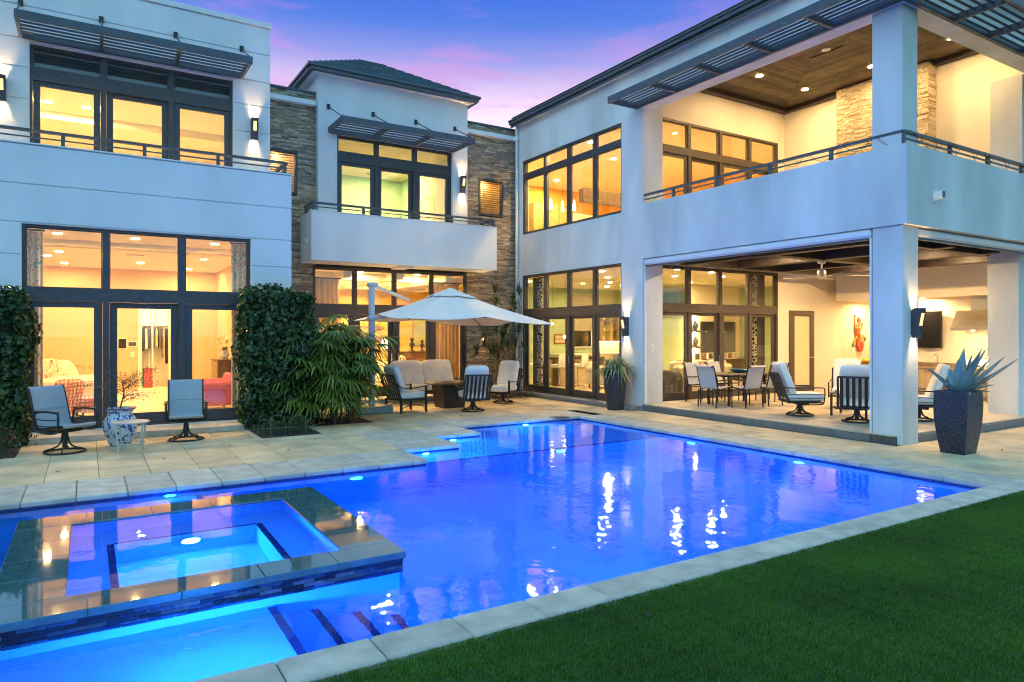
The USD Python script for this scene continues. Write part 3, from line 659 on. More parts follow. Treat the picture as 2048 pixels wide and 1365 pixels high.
for w, nm in ((WIN_A, 'shuttered window'), (WIN_B, 'x')):
    b = B()
    for q in ((w[0], w[2], w[1], w[1] + .05), (w[0], w[2], w[3] - .05, w[3]), (w[0], w[0] + .05, w[1] + .05, w[3] - .05), (w[2] - .05, w[2], w[1] + .05, w[3] - .05)): b.bx(q[0], q[1], S - .045, S + .12, q[2], q[3])
    wf = part(SW, 'shutter_window', b, BRONZE, world=True)
    g = B(); g.bx(w[0] + .05, w[2] - .05, S + .02, S + .028, w[1] + .05, w[3] - .05); part(wf, 'pane', g, GLASS, world=True)
    SHUT = mat('shutter_wood', (.30, .18, .08), .5, var=.15)
    nsl = 15
    for k in range(nsl):
        zc = w[1] + .09 + (w[3] - w[1] - .18) * k / (nsl - 1); g = B(); g.bar((w[0] + .06, S + .10, zc), (w[2] - .06, S + .10, zc), .10, .012, up=(0, -.55, .84)); part(wf, 'louvre', g, SHUT, world=True)
    wbox(SW, 'reveal_wall', YELLOW, w[0] - .2, w[2] + .2, S + .6, S + .65, w[1] - .2, w[3] + .2)
    downlight((w[0] + w[2]) / 2, S + .36, w[3] + .1, 'small recessed light behind the slatted shutter of the ' + ('left' if w is WIN_A else 'right') + ' stone wall window', m=DOWN_DIM)
    for q in ((w[0] - .2, w[0] - .15), (w[2] + .15, w[2] + .2)): wbox(SW, 'reveal_wall', YELLOW, q[0], q[1], S + .2, S + .6, w[1] - .2, w[3] + .2)
    wbox(SW, 'reveal_wall', YELLOW, w[0] - .15, w[2] + .15, S + .2, S + .6, w[3] + .15, w[3] + .2)
wbox(SW, 'door_sill', COPE[1], 4.8, 9.45, 16.75, S + .02, 0, .105, bev=.008)
frame_unit(SW, 'sliding_door', 'y', S - .02, 4.91, 9.373, .11, 3.53, 4, (2.30, 2.555), BROWN, sash=.11, sill=.03, handles=[(7.05, 1.15), (7.24, 1.15)])

CB = thing('centre_bay', 'white stuccoed centre bay with a hipped tile roof and a box balcony, between stone walls', 'house', (7.1, 17.3, 3.5))
PX0, PX1, PY = 4.986, 9.286, 17.325
b = B(); b.poly([(PX0, 3.9), (PX1, 3.9), (PX1, 8.38), (PX0, 8.38)], 'y', PY, PY + .16, [[(5.48, 3.905), (8.81, 3.905), (8.81, 6.955), (5.48, 6.955)]]); part(CB, 'wall', b, STUCCO, world=True)
wbox(CB, 'side_wall', STUCCO, PX0, PX0 + .15, PY + .16, 21, 3.9, 8.38); wbox(CB, 'side_wall', STUCCO, PX1 - .15, PX1, PY + .16, 21, 3.9, 8.38)
frame_unit(CB, 'sliding_door', 'y', PY + .10, 5.48, 8.81, 3.905, 6.955, 3, (6.28, 6.54), BRONZE, sash=.11, sill=.03)
BX0, BX1, BY = 4.592, 9.78, 16.509
wbox(CB, 'balcony_front', STUCCO, BX0, BX1, BY, BY + .14, 3.58, 4.765); wbox(CB, 'balcony_side', STUCCO, BX0, BX0 + .14, BY + .141, 17.50, 3.58, 4.764); wbox(CB, 'balcony_side', STUCCO, BX1 - .14, BX1, BY + .141, 17.50, 3.58, 4.764)
wbox(CB, 'balcony_slab', STUCCO, BX0 + .141, BX1 - .141, BY + .141, 17.50, 3.585, 3.90)
wbox(CB, 'soffit_rib', STUCCO, 7.0, 7.35, BY + .2, 17.45, 3.535, 3.584)
wbox(CB, 'parapet_cap', STUCCO, BX0 - .015, BX1 + .015, BY - .015, BY + .15, 4.766, 4.79, bev=.006)
wbox(CB, 'drain_spout', WHITE, BX0 - .05, BX0, 16.85, 16.95, 4.02, 4.14); 
# eave and hipped tile roof
EX0, EX1, EY0, EY1, EZ = 4.72, 9.50, 17.06, 21.6, 8.40
wbox(CB, 'soffit', WHITE, EX0 + .1, EX1 - .1, EY0 + .1, EY1, EZ - .02, EZ + .02)
b = B(); prof = [(0, 0), (.09, 0), (.13, .05), (.13, .13), (0, .13)]
b.poly([(EX0 - .0, EZ), (EX1, EZ), (EX1, EZ + .14), (EX0, EZ + .14)], 'y', EY0 - .02, EY0 + .10); b.bx(EX0 - .02, EX0 + .10, EY0 + .10, EY1, EZ, EZ + .14); b.bx(EX1 - .10, EX1 + .02, EY0 + .1, EY1, EZ, EZ + .14)
b.bx(EX0 - .05, EX1 + .05, EY0 - .06, EY0 - .02, EZ + .09, EZ + .15); b.bx(EX0 - .06, EX0 - .02, EY0 - .02, EY1, EZ + .09, EZ + .15); b.bx(EX1 + .02, EX1 + .06, EY0 - .02, EY1, EZ + .09, EZ + .15)
part(CB, 'gutter', b, GREYM, world=True)
TILE = mat('slate_roof_tile', (.035, .050, .048), .6, var=.3, scale=12., rnd='object')
nrow, sl = 11, .57
roofb = B(); ap = 2.1
roofb.add([(EX0, EY0, EZ + .13), (EX1, EY0, EZ + .13), (EX1, EY1, EZ + .13), (EX0, EY1, EZ + .13), ((EX0 + EX1) / 2, EY0 + 2.35, EZ + .13 + 2.35 * sl), ((EX0 + EX1) / 2, EY1 - 1, EZ + .13 + 2.35 * sl)],
          [[0, 1, 4], [1, 2, 5], [1, 5, 4], [2, 3, 5], [3, 0, 4], [3, 4, 5]])
roof = part(CB, 'roof', roofb, GREYM, world=True)
for r in range(nrow):
    ya = EY0 - .03 + r * .20; za = EZ + .145 + (ya - EY0) * sl; xa, xb = EX0 + (ya - EY0) + .02, EX1 - (ya - EY0) - .02
    n = max(2, int((xb - xa) / .30))
    for i in range(n):
        b = B(); x0 = xa + (xb - xa) * i / n; x1 = xa + (xb - xa) * (i + 1) / n; dz = rng.uniform(0, .006)
        vv = np.array([[x0 + .002, ya, za + dz], [x1 - .002, ya, za + dz], [x1 - .002, ya + .24, za + .24 * sl - .02], [x0 + .002, ya + .24, za + .24 * sl - .02]])
        b.add(np.vstack([vv, vv + (0, 0, .026)]), [[0, 3, 2, 1], [4, 5, 6, 7], [0, 1, 5, 4], [1, 2, 6, 5], [2, 3, 7, 6], [3, 0, 4, 7]]); part(roof, 'roof_tile', b, TILE, world=True)
# rooms of the centre bay
room(CB, 4.7, 10.95, 17.76, 23.2, .12, 3.50, {'*': GOLD, 'n': GOLD}, CEILY, FLOORW, 's')
for y in (18.6, 20.4, 22.2): wbox(CB, 'ceiling_beam', CEILY, 4.7, 10.95, y, y + .22, 3.30, 3.499)
for x in (5.8, 7.3, 8.8, 10.2): wbox(CB, 'ceiling_beam', CEILY, x, x + .2, 17.76, 23.2, 3.305, 3.499)
room(CB, 5.1, 9.2, PY + .27, 22.0, 3.92, 7.03, {'*': LIME, 'e': TEAL, 'n': TEAL, 'w': LIME}, CEILY, RUG, 's')
downlight(8.0, 20.5, 7.029, 'single bright round light in the ceiling of the aqua upper room', m=DOWN_HI)
lights(((6.5, 19.5, 'left coffer, middle row'), (8.2, 19.5, 'right coffer, middle row'), (6.5, 21.3, 'left coffer, back row'), (8.2, 21.3, 'right coffer, back row'), (6.4, 18.2, 'left coffer, by the glass'), (8.1, 18.2, 'right coffer, by the glass')), 3.499, 'golden sitting room', DOWN, 'recessed lights in the golden sitting room')

# ------------------------------------------------------------- right wing
RW = thing('house_wing', 'white stuccoed right wing with a covered patio below and a roofed terrace above', 'house', (11.05, 12, 0))
X = 11.05
YA, YB = 11.955, 17.42
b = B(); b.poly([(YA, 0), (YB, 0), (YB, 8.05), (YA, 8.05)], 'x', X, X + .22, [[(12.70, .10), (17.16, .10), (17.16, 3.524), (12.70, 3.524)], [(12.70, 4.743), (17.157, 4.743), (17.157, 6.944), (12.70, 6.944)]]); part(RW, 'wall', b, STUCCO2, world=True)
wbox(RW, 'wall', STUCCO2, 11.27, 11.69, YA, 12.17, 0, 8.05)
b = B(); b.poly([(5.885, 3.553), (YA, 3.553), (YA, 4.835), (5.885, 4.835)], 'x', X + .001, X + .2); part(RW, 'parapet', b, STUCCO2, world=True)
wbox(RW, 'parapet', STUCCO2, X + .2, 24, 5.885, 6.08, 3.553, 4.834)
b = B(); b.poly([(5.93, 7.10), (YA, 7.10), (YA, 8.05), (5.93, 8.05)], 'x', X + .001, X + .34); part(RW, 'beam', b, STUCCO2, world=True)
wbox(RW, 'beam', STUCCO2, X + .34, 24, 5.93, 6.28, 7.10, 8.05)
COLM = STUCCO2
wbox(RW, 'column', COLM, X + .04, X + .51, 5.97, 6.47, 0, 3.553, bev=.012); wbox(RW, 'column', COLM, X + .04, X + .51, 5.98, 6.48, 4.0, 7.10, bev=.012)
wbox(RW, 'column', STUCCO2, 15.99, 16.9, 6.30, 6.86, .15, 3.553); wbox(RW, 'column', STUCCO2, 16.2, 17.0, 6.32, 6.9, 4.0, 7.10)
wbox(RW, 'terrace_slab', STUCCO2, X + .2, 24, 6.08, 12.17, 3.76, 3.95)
# eave with gutter and tile edge
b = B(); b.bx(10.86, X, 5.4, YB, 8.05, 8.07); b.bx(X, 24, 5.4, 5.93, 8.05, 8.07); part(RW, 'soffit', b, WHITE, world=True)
b = B()
for (a, c, z0, z1) in ((10.86, 10.90, 8.0, 8.12), (10.80, 10.86, 8.08, 8.19), (10.77, 10.80, 8.16, 8.20)): b.bx(a, c, 5.3, YB + .1, z0, z1)
part(RW, 'gutter', b, GREYM, world=True)
b = B(); b.add([(10.79, 5.2, 8.20), (10.79, YB + .15, 8.20), (14.5, YB - 3, 9.6), (14.5, 8.6, 9.6), (22, 5.2, 8.2), (22, YB + .15, 8.2)], [[0, 1, 2], [0, 2, 3], [0, 3, 4], [1, 5, 2], [2, 5, 4], [2, 4, 3]]); rroof = part(RW, 'roof', b, GREYM, world=True)
for r in range(3):
    for i in range(40):
        x0 = 10.76 + r * .22; b = B(); y0 = 5.3 + i * .30; z0 = 8.205 + r * .022 * 3.8; vv = np.array([[x0, y0 + .003, z0], [x0, y0 + .297, z0], [x0 + .26, y0 + .297, z0 + .09], [x0 + .26, y0 + .003, z0 + .09]])
        b.add(np.vstack([vv, vv + (0, 0, .026)]), [[0, 1, 2, 3], [7, 6, 5, 4], [4, 5, 1, 0], [5, 6, 2, 1], [6, 7, 3, 2], [7, 4, 0, 3]]); part(rroof, 'roof_tile', b, TILE, world=True)
b = B(); b.tube([(10.985, 17.36, 0.02), (10.985, 17.36, 8.02)], .045, 12); part(RW, 'downpipe', b, STUCCO, world=True)
wbox(RW, 'pipe_collar', WHITE, 10.92, 11.03, 17.28, 17.44, 7.60, 7.72)
wbox(RW, 'door_sill', mat('slate_sill', (.16, .17, .18), .55), 10.72, X + .05, 12.0, 17.0, .0, .098, bev=.008)
frame_unit(RW, 'sliding_door', 'x', X + .03, 12.70, 17.16, .10, 3.524, 4, (2.28, 2.51), BROWN, sash=.10, sill=.03, handles=[(14.86, 1.1), (15.0, 1.1)])
frame_unit(RW, 'window', 'x', X + .03, 12.70, 17.157, 4.743, 6.944, 4, (6.39, 6.55), BRONZE)
# patio back wall
b = B(); b.poly([(11.69, .0), (21.5, .0), (21.5, 8.05), (11.69, 8.05)], 'y', 12.175, 12.30, [[(11.69 + .003, .15), (16.258, .15), (16.258, 3.47), (11.69 + .003, 3.47)], [(11.69 + .003, 3.95), (16.258, 3.95), (16.258, 7.07), (11.69 + .003, 7.07)], [(16.75, .151), (17.88, .151), (17.88, 2.45), (16.75, 2.45)]])
part(RW, 'patio_wall', b, CREAM, world=True)
frame_unit(RW, 'sliding_door', 'y', 12.16, 11.69, 16.258, .15, 3.47, 4, (2.33, 2.53), BROWN, sash=.10, sill=.03, handles=[(14.03, 1.12), (13.88, 1.12)])
frame_unit(RW, 'sliding_door', 'y', 12.16, 11.69, 16.258, 3.95, 7.07, 4, (6.24, 6.42), BROWN, sash=.10, sill=.03)
b = B()
for q in ((16.75, 16.98, .15, 2.45), (17.70, 17.88, .15, 2.45), (16.98, 17.70, 2.30, 2.45), (16.98, 17.70, .15, .30)): b.bx(q[0], q[1], 12.15, 12.22, q[2], q[3])
dr = part(RW, 'door', b, BROWN, world=True); b = B(); b.bx(16.98, 17.70, 12.18, 12.20, .30, 2.30); part(dr, 'frosted_pane', b, mat('frosted_glass', (.70, .62, .38), .35, var=.02), world=True)
b = B(); b.tube([(17.78, 12.15, 1.12), (17.78, 12.10, 1.12), (17.60, 12.10, 1.12)], .012, 8); part(dr, 'handle', b, CHROME, world=True)
# kitchen wall, bulkhead, alcove
KX = 19.12
wbox(RW, 'kitchen_wall', CREAM, KX, KX + .12, 6.3, 10.95, .15, 3.74); wbox(RW, 'kitchen_wall', CREAM, KX, 21.5, 10.83, 10.949, .15, 2.74); wbox(RW, 'alcove_wall', CREAM, 21.0, 21.1, 10.95, 12.17, .15, 3.74)
wbox(RW, 'bulkhead', CREAM, 18.55, 21.0, 6.4, 11.9, 2.74, 3.74)
wbox(RW, 'patio_ceiling', mat('patio_ceiling_board', (.09, .06, .042), .6, var=.2, scale=5., stretch=(1, .1, 1)), X + .2, 21.1, 6.09, 12.17, 3.70, 3.755)
BEAMW = mat('dark_beam_wood', (.028, .018, .014), .5, var=.3, scale=6., stretch=(1, 1, 1))
for x in (11.95, 13.7, 15.45, 17.2): wbox(RW, 'ceiling_beam', BEAMW, x, x + .22, 6.5, 11.62, 3.415, 3.70, bev=.006)
for y in (6.8, 9.1, 11.40): wbox(RW, 'ceiling_beam', BEAMW, 11.951, 17.419, y, y + .22, 3.418, 3.699, bev=.006)
wbox(RW, 'patio_edge_beam', CREAM, X + .2, X + .7, 6.5, 12.1, 3.56, 3.70)
# platform
PT = [mat(f'patio_tile_{k}', tuple(np.array((.50, .41, .30)) * s), .45, var=.12, scale=3., detail=7.) for k, s in enumerate((.94, 1, 1.05))]
plat = thing('patio_floor', 'raised tiled patio floor with slate coloured step faces', None, kind='structure')
wbox(plat, 'platform', SUB, X + .01, 24, 6.06, 12.17, -.05, .132)
yy = 6.07
SLATE = mat('slate_riser', (.15, .145, .14), .5, var=.2, scale=3., detail=8.)
for i in range(10):
    xx = X - .002
    for j in range(14):
        wbox(plat, 'floor_tile', PT[rng.randrange(3)], xx + .003, xx + .597, yy + .003, min(yy + .597, 12.17), .128, .150 + rng.uniform(0, .001), bev=.003); xx += .60
    yy += .61
for i in range(7): wbox(plat, 'riser_tile', SLATE, X - .02, X + .009, 6.48 + i * .785 + .002, min(6.48 + (i + 1) * .785, 11.953) - .002, 0, .127)
for i in range(8): wbox(plat, 'riser_tile', SLATE, 11.565 + i * .8 + .002, 11.565 + (i + 1) * .8 - .002, 6.03, 6.059, 0, .127)
# retractable screens
CASS = mat('white_aluminium', (.72, .72, .74), .35, var=.02)
for k, (lab, args) in enumerate((('long white retractable screen housing over the patio opening facing the pool', ('x',)), ('white retractable screen housing above the patio opening beside the agave planter', ('y',)))):
    t = thing('screen_housing', lab, 'screen', (X, 9, 3.38) if k == 0 else (14, 6, 3.38))
    b = B()
    if k == 0:
        b.bx(X + .012, X + .19, 6.49, YA - .01, 3.40, 3.545, bev=.035); part(t, 'housing', b, CASS, 30, world=True); b = B(); b.bx(X + .05, X + .12, 6.49, YA - .01, 3.365, 3.40); part(t, 'bottom_bar', b, GREYM, world=True)
        for y in (6.475, YA - .045): b = B(); b.bx(X + .03, X + .10, y + .002, y + .035, .15, 3.40); part(t, 'guide_rail', b, CASS, world=True)
    else:
        b.bx(11.60, 15.98, 6.0, 6.17, 3.40, 3.545, bev=.035); part(t, 'housing', b, CASS, 30, world=True); b = B(); b.bx(11.60, 15.98, 6.05, 6.12, 3.365, 3.40); part(t, 'bottom_bar', b, GREYM, world=True)
# upper terrace
xu = 16.553
wbox(RW, 'terrace_wall', CREAM, xu, xu + .1, 6.29, 12.17, 3.95, 8.05)
wbox(RW, 'ceiling_trim', BEAMW, X + .35, xu, 12.0, 12.174, 7.92, 8.07); wbox(RW, 'ceiling_trim', BEAMW, xu - .16, xu - .001, 6.29, 12.0, 7.92, 8.07)
PLK = [mat(f'ceiling_plank_{k}', tuple(np.array((.038, .027, .018)) * s), .6, col2=tuple(np.array((.088, .064, .042)) * s), scale=7., stretch=(.5, .5, 1), detail=9.) for k, s in enumerate((.6, 1.0, 1.5))]
tc = thing('terrace_ceiling', 'mitred knotty wood plank ceiling over the upper terrace', 'ceiling', (13.8, 9.1, 8.05))
cx0, cx1, cy0, cy1, pw = X + .34, xu - .16, 6.28, 12.0, .145
k = 0
while cx0 + k * pw < (cx0 + cx1) / 2 and cy0 + k * pw < (cy0 + cy1) / 2:
    a, c = k * pw, (k + 1) * pw
    L, R, D, U = cx0 + a, cx1 - a, cy0 + a, cy1 - a; L2, R2, D2, U2 = cx0 + c, cx1 - c, cy0 + c, cy1 - c
    if R2 <= L2 or U2 <= D2: break
    g = .004
    for q in ([(L, D), (R, D), (R2, D2), (L2, D2)], [(R, D), (R, U), (R2, U2), (R2, D2)], [(R, U), (L, U), (L2, U2), (R2, U2)], [(L, U), (L, D), (L2, D2), (L2, U2)]):
        P = Polygon(q).buffer(-g, join_style=2)
        if P.is_empty: continue
        b = B(); b.poly(list(P.exterior.coords)[:-1], 'z', 8.03 + rng.uniform(0, .003), 8.05); part(tc, 'plank', b, PLK[rng.randrange(3)], world=True)
    k += 1
wbox(tc, 'ceiling_board', BEAMW, cx0, cx1, cy0, cy1, 8.05, 8.06)
f_ = (8.03 - 1.8) / (7.55 - 1.8)
for (x, y, w) in ((12.736, 10.005, 'leftmost'), (14.349, 9.992, 'nearest the back corner'), (14.328, 8.376, 'beside the column on its left'), (14.3, 6.753, 'to the right of the column')):
    downlight(x * f_, y * f_, 8.028, f'bright recessed light in the terrace plank ceiling, {w}', m=DOWN_SOFT)
for (x, y, nm, mm, lab) in ((12.713, 8.376, 'ceiling_speaker', TRIMW, 'round white speaker in the terrace plank ceiling'), (14.323, 9.192, 'ceiling_speaker', BLACKM, 'round dark speaker in the terrace plank ceiling')):
    t = thing(nm, lab, 'speaker', (x * f_, y * f_, 8.028)); b = B(); b.disc((0, 0, -.004), .075, h=.006); part(t, 'grille', b, mm); b = B(); b.lathe([(.075, -.008), (.09, -.012), (.1, 0)], n=24); part(t, 'ring', b, mm, 30)
CH = thing('stone_chimney', 'cream ledger stone chimney breast on the terrace wall behind the column', 'chimney', (xu, 9.3, 3.95))
STC = [(0, (.34, .25, .14)), (.3, (.46, .36, .22)), (.6, (.55, .45, .30)), (.85, (.62, .53, .38)), (1, (.50, .42, .30))]
CS1, CS2 = ramp_mat('chimney_stone', STC), ramp_mat('chimney_stone_small', STC, 'island')
wbox(CH, 'core', mat('dark_mortar', (.05, .043, .036), .95), xu - .32, xu - .01, 8.18, 10.38, 3.95, 8.02)
ledger(CH, [(8.16, 10.40, 4.6, 7.99)], [], xu - .32, 'x', CS1, CS2, 300, rowh=(.030, .046), length=(.10, .36), deep=(.004, .024))
b = B()
for i in range(88): b.bx(xu - .32 + rng.uniform(0, .02), xu - .02, 8.14 + rng.uniform(0, .02), 8.178, 4.6 + i * .0385, 4.6 + i * .0385 + .036)
part(CH, 'side_stones', b, CS2, world=True, kind='stuff')
# rooms of the right wing
room(RW, 11.28, 21.3, 12.32, 21.0, .15, 3.53, {'*': LIME, 'n': GREEN, 'e': GREEN, 'w': GREEN}, CEILY, FLOORW, 'sw')
wbox(RW, 'interior_wall', GREEN, 11.2, 11.28, 17.2, 21.0, .15, 3.53)
room(RW, 11.28, 18.2, 12.32, 20.5, 3.97, 7.12, {'*': GOLD, 'n': ORANGE, 'e': ORANGE}, CEILY, FLOORW, 'sw')
wbox(RW, 'interior_wall', GOLD, 11.2, 11.28, 17.2, 20.5, 3.97, 7.12)
lights(((12.06, 14.67, 'first behind the west doors'), (13.55, 16.2, 'second behind the west doors'), (14.9, 17.7, 'third behind the west doors'), (13.55, 13.3, 'nearest the patio doors on the left'), (14.94, 14.76, 'behind the left patio pane'), (14.95, 13.36, 'nearest the patio doors on the right'), (16.3, 14.13, 'behind the right patio panes'), (12.4, 18.8, 'over the island'), (17.4, 16.5, 'before the television'), (16.2, 19.4, 'before the kitchen window')), 3.528, 'kitchen and living room', DOWN_LOW, 'recessed lights in the right wing ground floor')
lights(((12.78, 19.3, 'left, before the bar cabinet'), (13.84, 19.3, 'right, before the bar cabinet'), (11.9, 14.95, 'in the transom of the third window'), (13.6, 16.0, 'in the middle of the room'), (15.2, 14.5, 'nearest the terrace doors')), 7.118, 'golden upper room', DOWN_HI, 'recessed lights in the right wing upper room')
for (x, y, z, w) in ((18.8, 9.6, 2.739, 'under the bulkhead beside the mounted screen'), (20.1, 11.6, 2.739, 'above the red lizard'), (12.9, 10.3, 3.698, 'above the outdoor dining table'), (14.6, 8.0, 3.698, 'above the patio armchairs'), (16.4, 10.3, 3.698, 'near the frosted door'), (16.4, 8.0, 3.698, 'near the outdoor kitchen')):
    downlight(x, y, z, 'recessed patio light ' + w, m=DOWN_PATIO if z > 3 else DOWN_SOFT)

# ------------------------------------------------------------- sunshades
def shade(label, bars, slats, rods, loc):
    t = thing('sunshade', label, 'sunshade', loc)
    for nm, p, q, w, h in bars: b = B(); b.bar(p, q, w, h); part(t, nm, b, GREYM, world=True)
    for p, q, up in slats: b = B(); b.bar(p, q, .024, .038, up); part(t, 'slat', b, GREYM, world=True)
    for p, q in rods:
        b = B(); b.tube([p, q], .014, 8); r = part(t, 'tie_rod', b, BLACKM, world=True)
        b = B(); b.bx(p[0] - .04, p[0] + .04, p[1] - .03, p[1] + .01, p[2] - .06, p[2] + .06); part(r, 'bracket', b, BLACKM, world=True)
def shade_y(label, x0, x1, yw, yf, z, zrod):
    bars = [('front_rail', (x0, yf + .03, z), (x1, yf + .03, z), .06, .15), ('wall_rail', (x0 + .06, yw - .03, z), (x1 - .06, yw - .03, z), .05, .13)]
    xs = [x0 + .03, x0 + (x1 - x0) / 3, x0 + 2 * (x1 - x0) / 3, x1 - .03]
    for x in xs: bars.append(('cross_bar', (x, yf + .061, z), (x, yw - .056, z), .055, .13))
    sl = []
    for k in range(3):
        for i in range(5):
            y = yf + .18 + (yw - yf - .36) * i / 4; sl.append(((xs[k] + .03, y, z), (xs[k + 1] - .03, y, z), (0, -.6, .8)))
    rods = [((x, yw - .005, zrod), (x, yf + .06, z + .07)) for x in xs]
    shade(label, bars, sl, rods, ((x0 + x1) / 2, yw, z))
shade_y('long slatted grey sunshade over the upper window of the left wing', -1.10, 2.94, 16.0, 14.95, 7.50, 8.10)
shade_y('slatted grey sunshade on tie rods over the centre bay window', 5.22, 8.90, PY, 16.15, 7.0, 7.61)
xf, yf2, z = 10.2, 5.05, 7.17
bars = [('front_rail', (xf, yf2, z), (xf, 12.17, z), .06, .15), ('front_rail', (xf + .031, yf2, z), (22, yf2, z), .06, .15), ('wall_rail', (X - .03, 5.9, z), (X - .03, 12.17, z), .05, .13), ('wall_rail', (X, 5.90, z), (22, 5.90, z), .05, .13), ('end_bar', (xf + .031, 12.14, z), (X - .06, 12.14, z), .06, .13)]
sl = []; ys = [5.9 + (12.11 - 5.9) * i / 5 for i in range(6)]
for y in ys[:-1]: bars.append(('cross_bar', (xf + .031, y, z), (X - .056, y, z), .055, .12))
for k in range(5):
    for i in range(6): xx = xf + .12 + .62 * i / 5; sl.append(((xx, ys[k] + .03, z), (xx, ys[k + 1] - .03, z), (-.6, 0, .8)))
xs = [11.3 + 1.25 * i for i in range(9)]
for x in xs: bars.append(('cross_bar', (x, yf2 + .031, z), (x, 5.874, z), .055, .12))
for k in range(8):
    for i in range(6): yy = yf2 + .10 + .66 * i / 5; sl.append(((xs[k] + .03, yy, z), (xs[k + 1] - .03, yy, z), (0, -.6, .8)))
shade('slatted grey sunshade wrapping the corner of the upper terrace', bars, sl, [], (11, 6, z))

# ------------------------------------------------------------- railings
def railing(label, pts, posts, ztop, zbase):
    t = thing('balcony_railing', label, 'railing', (*pts[0], zbase))
    for k in range(len(pts) - 1):
        p, q = np.array(pts[k]), np.array(pts[k + 1])
        b = B(); b.bar((*p, ztop - .022), (*q, ztop - .022), .075, .045); part(t, 'top_rail', b, GREYM, world=True)
        b = B(); b.bar((*p, (ztop + zbase) / 2 - .01), (*q, (ztop + zbase) / 2 - .01), .03, .022); part(t, 'lower_rail', b, GREYM, world=True)
    for (x, y) in posts: b = B(); b.bx(x - .028, x + .028, y - .028, y + .028, zbase, ztop - .045); part(t, 'post', b, GREYM, world=True)
railing('dark flat rail along the left wing balcony parapet', [(-7, 14.19), (3.43, 14.19), (3.43, 15.96)], [(-2.85, 14.19), (-1.6, 14.19), (-.35, 14.19), (.9, 14.19), (2.15, 14.19), (3.405, 14.19), (3.43, 15.9)], 5.28, 5.03)
railing('dark flat rail around the box balcony of the centre bay', [(4.66, 17.3), (4.66, 16.58), (9.71, 16.58), (9.71, 17.3)], [(4.66, 17.25), (4.66, 16.58), (5.92, 16.58), (7.18, 16.58), (8.41, 16.58), (9.71, 16.58), (9.71, 17.2)], 5.0, 4.79)
rr = [(11.12, y) for y in (12.30, 11.03, 9.765, 8.49, 7.226, 5.98)] + [(12.63, 6.0), (13.985, 6.0), (15.34, 6.0), (16.7, 6.0), (18, 6.0)]
railing('dark flat rail wound with string lights around the upper terrace corner', [(11.12, 12.33), (11.12, 5.98), (20, 5.98)], rr, 5.07, 4.836)
t = thing('string_lights', 'thin dark wire of tiny unlit bulbs wound around the terrace railing', 'string lights', (11.1, 9, 4.9))
wire, bulbs = [], B()
s = 0
for i in range(420):
    f = i / 419; L = f * 13.4; ph = L * 2 * PI / .62
    p = np.array([11.12 + .05 * math.cos(ph), 12.2 - L, 4.98 + .10 * math.sin(ph) + .02 * math.sin(L * 5)]) if L < 6.2 else np.array([11.12 + (L - 6.2), 5.98 + .05 * math.cos(ph), 4.98 + .10 * math.sin(ph) + .02 * math.sin(L * 5)])
    wire.append(p)
    if i % 9 == 0: bulbs.sq(p + (0, 0, -.02), (.009, .009, .016), 1.0, 5)
b = B(); b.tube(wire, .0045, 4); part(t, 'wire', b, BLACKM, world=True); part(t, 'bulbs', bulbs, mat('bulb_glass', (.8, .8, .78), .1), world=True, kind='stuff')

# ------------------------------------------------------------- wall lamps
SC = emit('sconce_glow', (1.0, .62, .25), L_SCONCE * 1.8)
SCW = emit('sconce_window', (1.0, .60, .22), 1.1)
_sc = []
def sconce(p, rz, label):
    """curved box lamp, open at top and bottom; local -y points away from the wall"""
    if _sc: return copy(_sc[0], p, rz, label, 'wall lamp', 'curved wall lamps')
    t = thing('wall_lamp', label, 'wall lamp', p, rz, 'curved wall lamps'); _sc.append(t)
    zz = np.linspace(-.24, .24, 13); yo = -.10 - .075 * ((zz + .24) / .48) ** 1.6; yi = yo + .028
    b = B(); w = .062
    prof = np.column_stack([yo, zz]); b.sheet(np.column_stack([(yo + yi) / 2, zz]), -w, w, .02)
    for sx in (-1, 1): b.poly([*zip(yo, zz), (-.02, .24), (-.02, -.24)], 'x', sx * w - .008, sx * w + .008)
    b.bx(-.07, .07, -.02, 0, -.2, .2)
    part(t, 'shade', b, BRONZE, 30)
    b = B(); b.sheet(np.column_stack([yo[5:11] - .004 + .012, zz[5:11]]), -.034, .034, .03); part(t, 'front_lens', b, SCW)
    b = B(); b.disc((0, -.062, .10), .036, (0, 0, 1)); part(t, 'up_lamp', b, SC); b = B(); b.disc((0, -.055, -.10), .036, (0, 0, -1)); part(t, 'down_lamp', b, SC)
    b = B(); b.bx(-.052, .052, -.095, -.021, -.08, .08); part(t, 'lamp_body', b, BRONZE)
sconce((3.17, 16.0, 6.35), 0, 'curved lamp on the upper left wing wall, right of its window')
sconce((-1.36, 16.0, 6.40), 0, 'curved lamp on the upper left wing wall at the left edge of the photo')
sconce((9.10, PY, 6.04), 0, 'curved lamp on the centre bay wall beside its window')
sconce((X, 12.50, 1.97), -PI / 2, 'curved lamp on the right wing wall above the grass planter')
sconce((11.40, 5.97, 1.97), 0, 'curved lamp on the patio corner column')
sconce((9.93, S - .03, 1.93), 0, 'curved lamp on the stone wall behind the spiky dragon plants')
t = thing('security_camera', 'small square white camera on the terrace parapet', 'camera', (11.9, 5.885, 4.08)); b = B(); b.bx(-.05, .05, -.14, 0, -.06, .06); part(t, 'body', b, WHITE); b = B(); b.bx(-.04, .04, -.145, -.141, -.05, .05); part(t, 'lens', b, BLACKM); b = B(); b.bx(-.04, -.0, -.03, 0, -.10, -.061); part(t, 'mount', b, WHITE)

